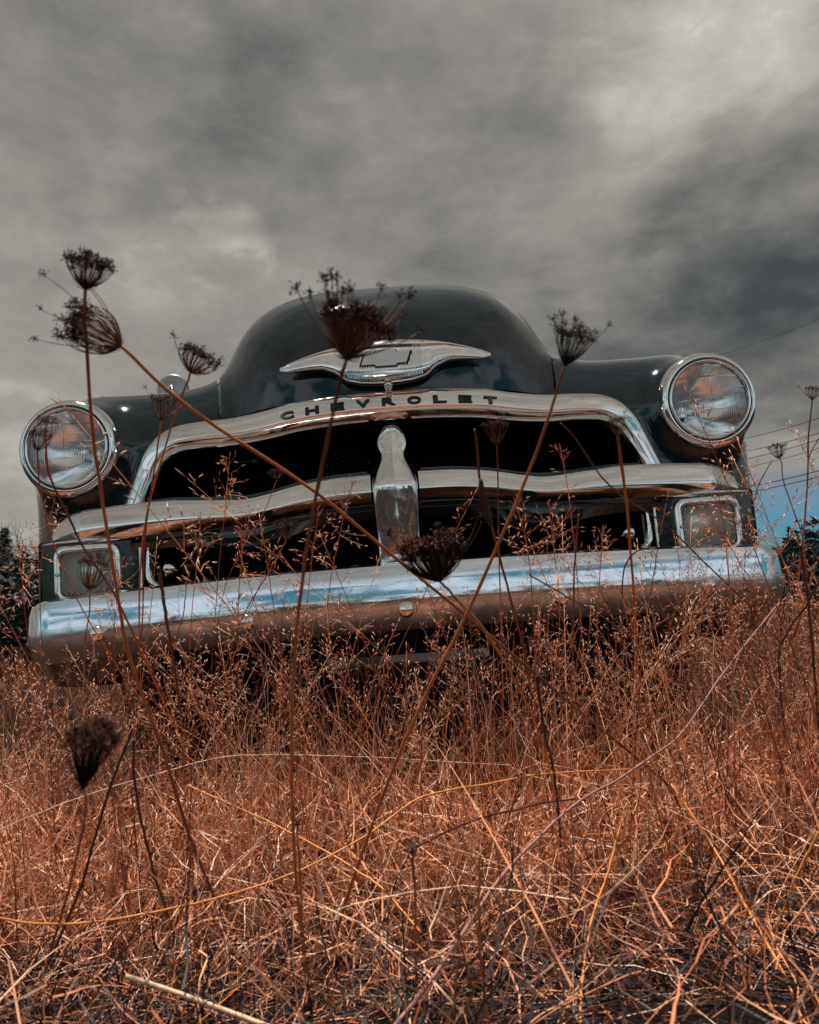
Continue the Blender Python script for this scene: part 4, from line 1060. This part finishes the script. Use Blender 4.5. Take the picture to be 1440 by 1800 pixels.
def bare(label, px, py, d, h, seed):
    top = at(px, py, d); x, y = top[0], top[1]; z0 = float(gz(x, y)); h = top[2]-z0; r = random.Random(seed); g = []
    def br(p, dr, L, rad, lv):
        pts = [p]; q = p.copy(); d_ = dr.copy()
        for _ in range(5): d_ = norm(d_+np.array([r.gauss(0, .16), r.gauss(0, .16), r.gauss(.03, .1)])); q = q+d_*L/5; pts.append(q)
        g.append(tube(pts, np.linspace(rad, rad*.45, 6), 5, False))
        if lv:
            for k in range(4 if lv > 1 else 3): i = r.randint(2, 5); br(pts[i], norm(d_+np.array([r.gauss(0, .8), r.gauss(0, .8), r.gauss(.1, .4)])), L*r.uniform(.45, .7), rad*.5, lv-1)
    t = thing('bare_tree', (x, y, z0), label, 'tree'); base = np.array([x, y, z0-.05])
    obj('trunk', tube([base, base+np.array([0.02, 0, h*.25])], [h*.02, h*.016], 8), BARK, t)
    for k in range(4): br(base+np.array([0.02, 0, h*.24]), norm(np.array([r.gauss(0, .45), r.gauss(0, .45), 1])), h*.40, h*.010, 3)
    obj('branches', merge(g), BARK, t)
bare('leafless tree with twisting twigs beside the left fender', 48, 868, 14, 0, 5)

# the wood behind the photographer, seen in the chrome only
parts = []
base = [conifer_geo(1.0, 40+i, .24, .5) for i in range(4)]
for i in range(70):
    a = math.radians(rng.uniform(100, 440-180+100)); 
    a = math.radians(rng.uniform(95, 265)); rad = rng.uniform(45, 75); x, y = rad*math.sin(a), rad*math.cos(a)
    v, f, t = base[i % 4]; s = rng.uniform(4, 10)
    parts.append((v*s*np.array([1.4, 1.4, 1])+np.array([x, y, 0]), f, t))
V, Q, T = join(parts)
tag(obj('far_wood', (V, Q), FOREST, None, False, T), 'far-off dark conifer wood behind the viewer', 'wood', None, 'stuff')

# ------------------------------------------------------------------ wires and poles
WL = [(1200, 634, 1700, 448, .009), (1205, 787, 1700, 642, .010), (1205, 807, 1700, 674, .011), (1205, 823, 1700, 680, .011), (1205, 837, 1700, 697, .009), (1205, 868, 1700, 744, .015), (1205, 877, 1700, 756, .015)]
names = ['thin overhead wire, the highest one, crossing the sky right of the headlight', 'overhead wire second from the top right of the truck', 'overhead wire third from the top right of the truck',
         'overhead wire fourth from the top right of the truck', 'overhead wire fifth from the top, just above the thick pair', 'thick overhead cable, upper one of the low pair', 'thick overhead cable, lowest of all']
dA, dB = 30.0, 13.0
pa = at(1205, 800, dA); pb = at(1700, 690, dB)
for (x0, y0, x1, y1, r), lb in zip(WL, names):
    A = at(x0, y0, dA); B = at(x1, y1, dB); A[:2] = pa[:2]; B[:2] = pb[:2]
    t = np.linspace(0, 1, 30)[:, None]; P = A+(B-A)*t; P[:, 2] -= (.25*4*(t*(1-t)))[:, 0]
    o = obj('overhead_wire', (tube(P, r*.9, 6)[0]-A, tube(P, r*.9, 6)[1]), WIRE); o.location = Vector(A)
    tag(o, lb, 'wire', 'overhead wires right of the truck')
for p, top, lb in ((pa, at(1200, 632, dA)[2], 'utility pole hidden behind the right headlight'), (pb, at(1700, 440, dB)[2], 'utility pole outside the picture on the right')):
    t = thing('utility_pole', (p[0], p[1], 0), lb, 'pole', 'utility poles')
    obj('post', tube([(p[0], p[1], -.3), (p[0], p[1], top*.5), (p[0], p[1], top)], [.10, .085, .07], 12), WOOD, t)
    obj('crossarm', box(p[0]-.35, p[0]+.35, p[1]-.04, p[1]+.04, top*.82, top*.82+.08), WOOD, t, smooth=False)

S.render.resolution_x = 819; S.render.resolution_y = 1024
S.cycles.max_bounces = 8; S.cycles.transparent_max_bounces = 8
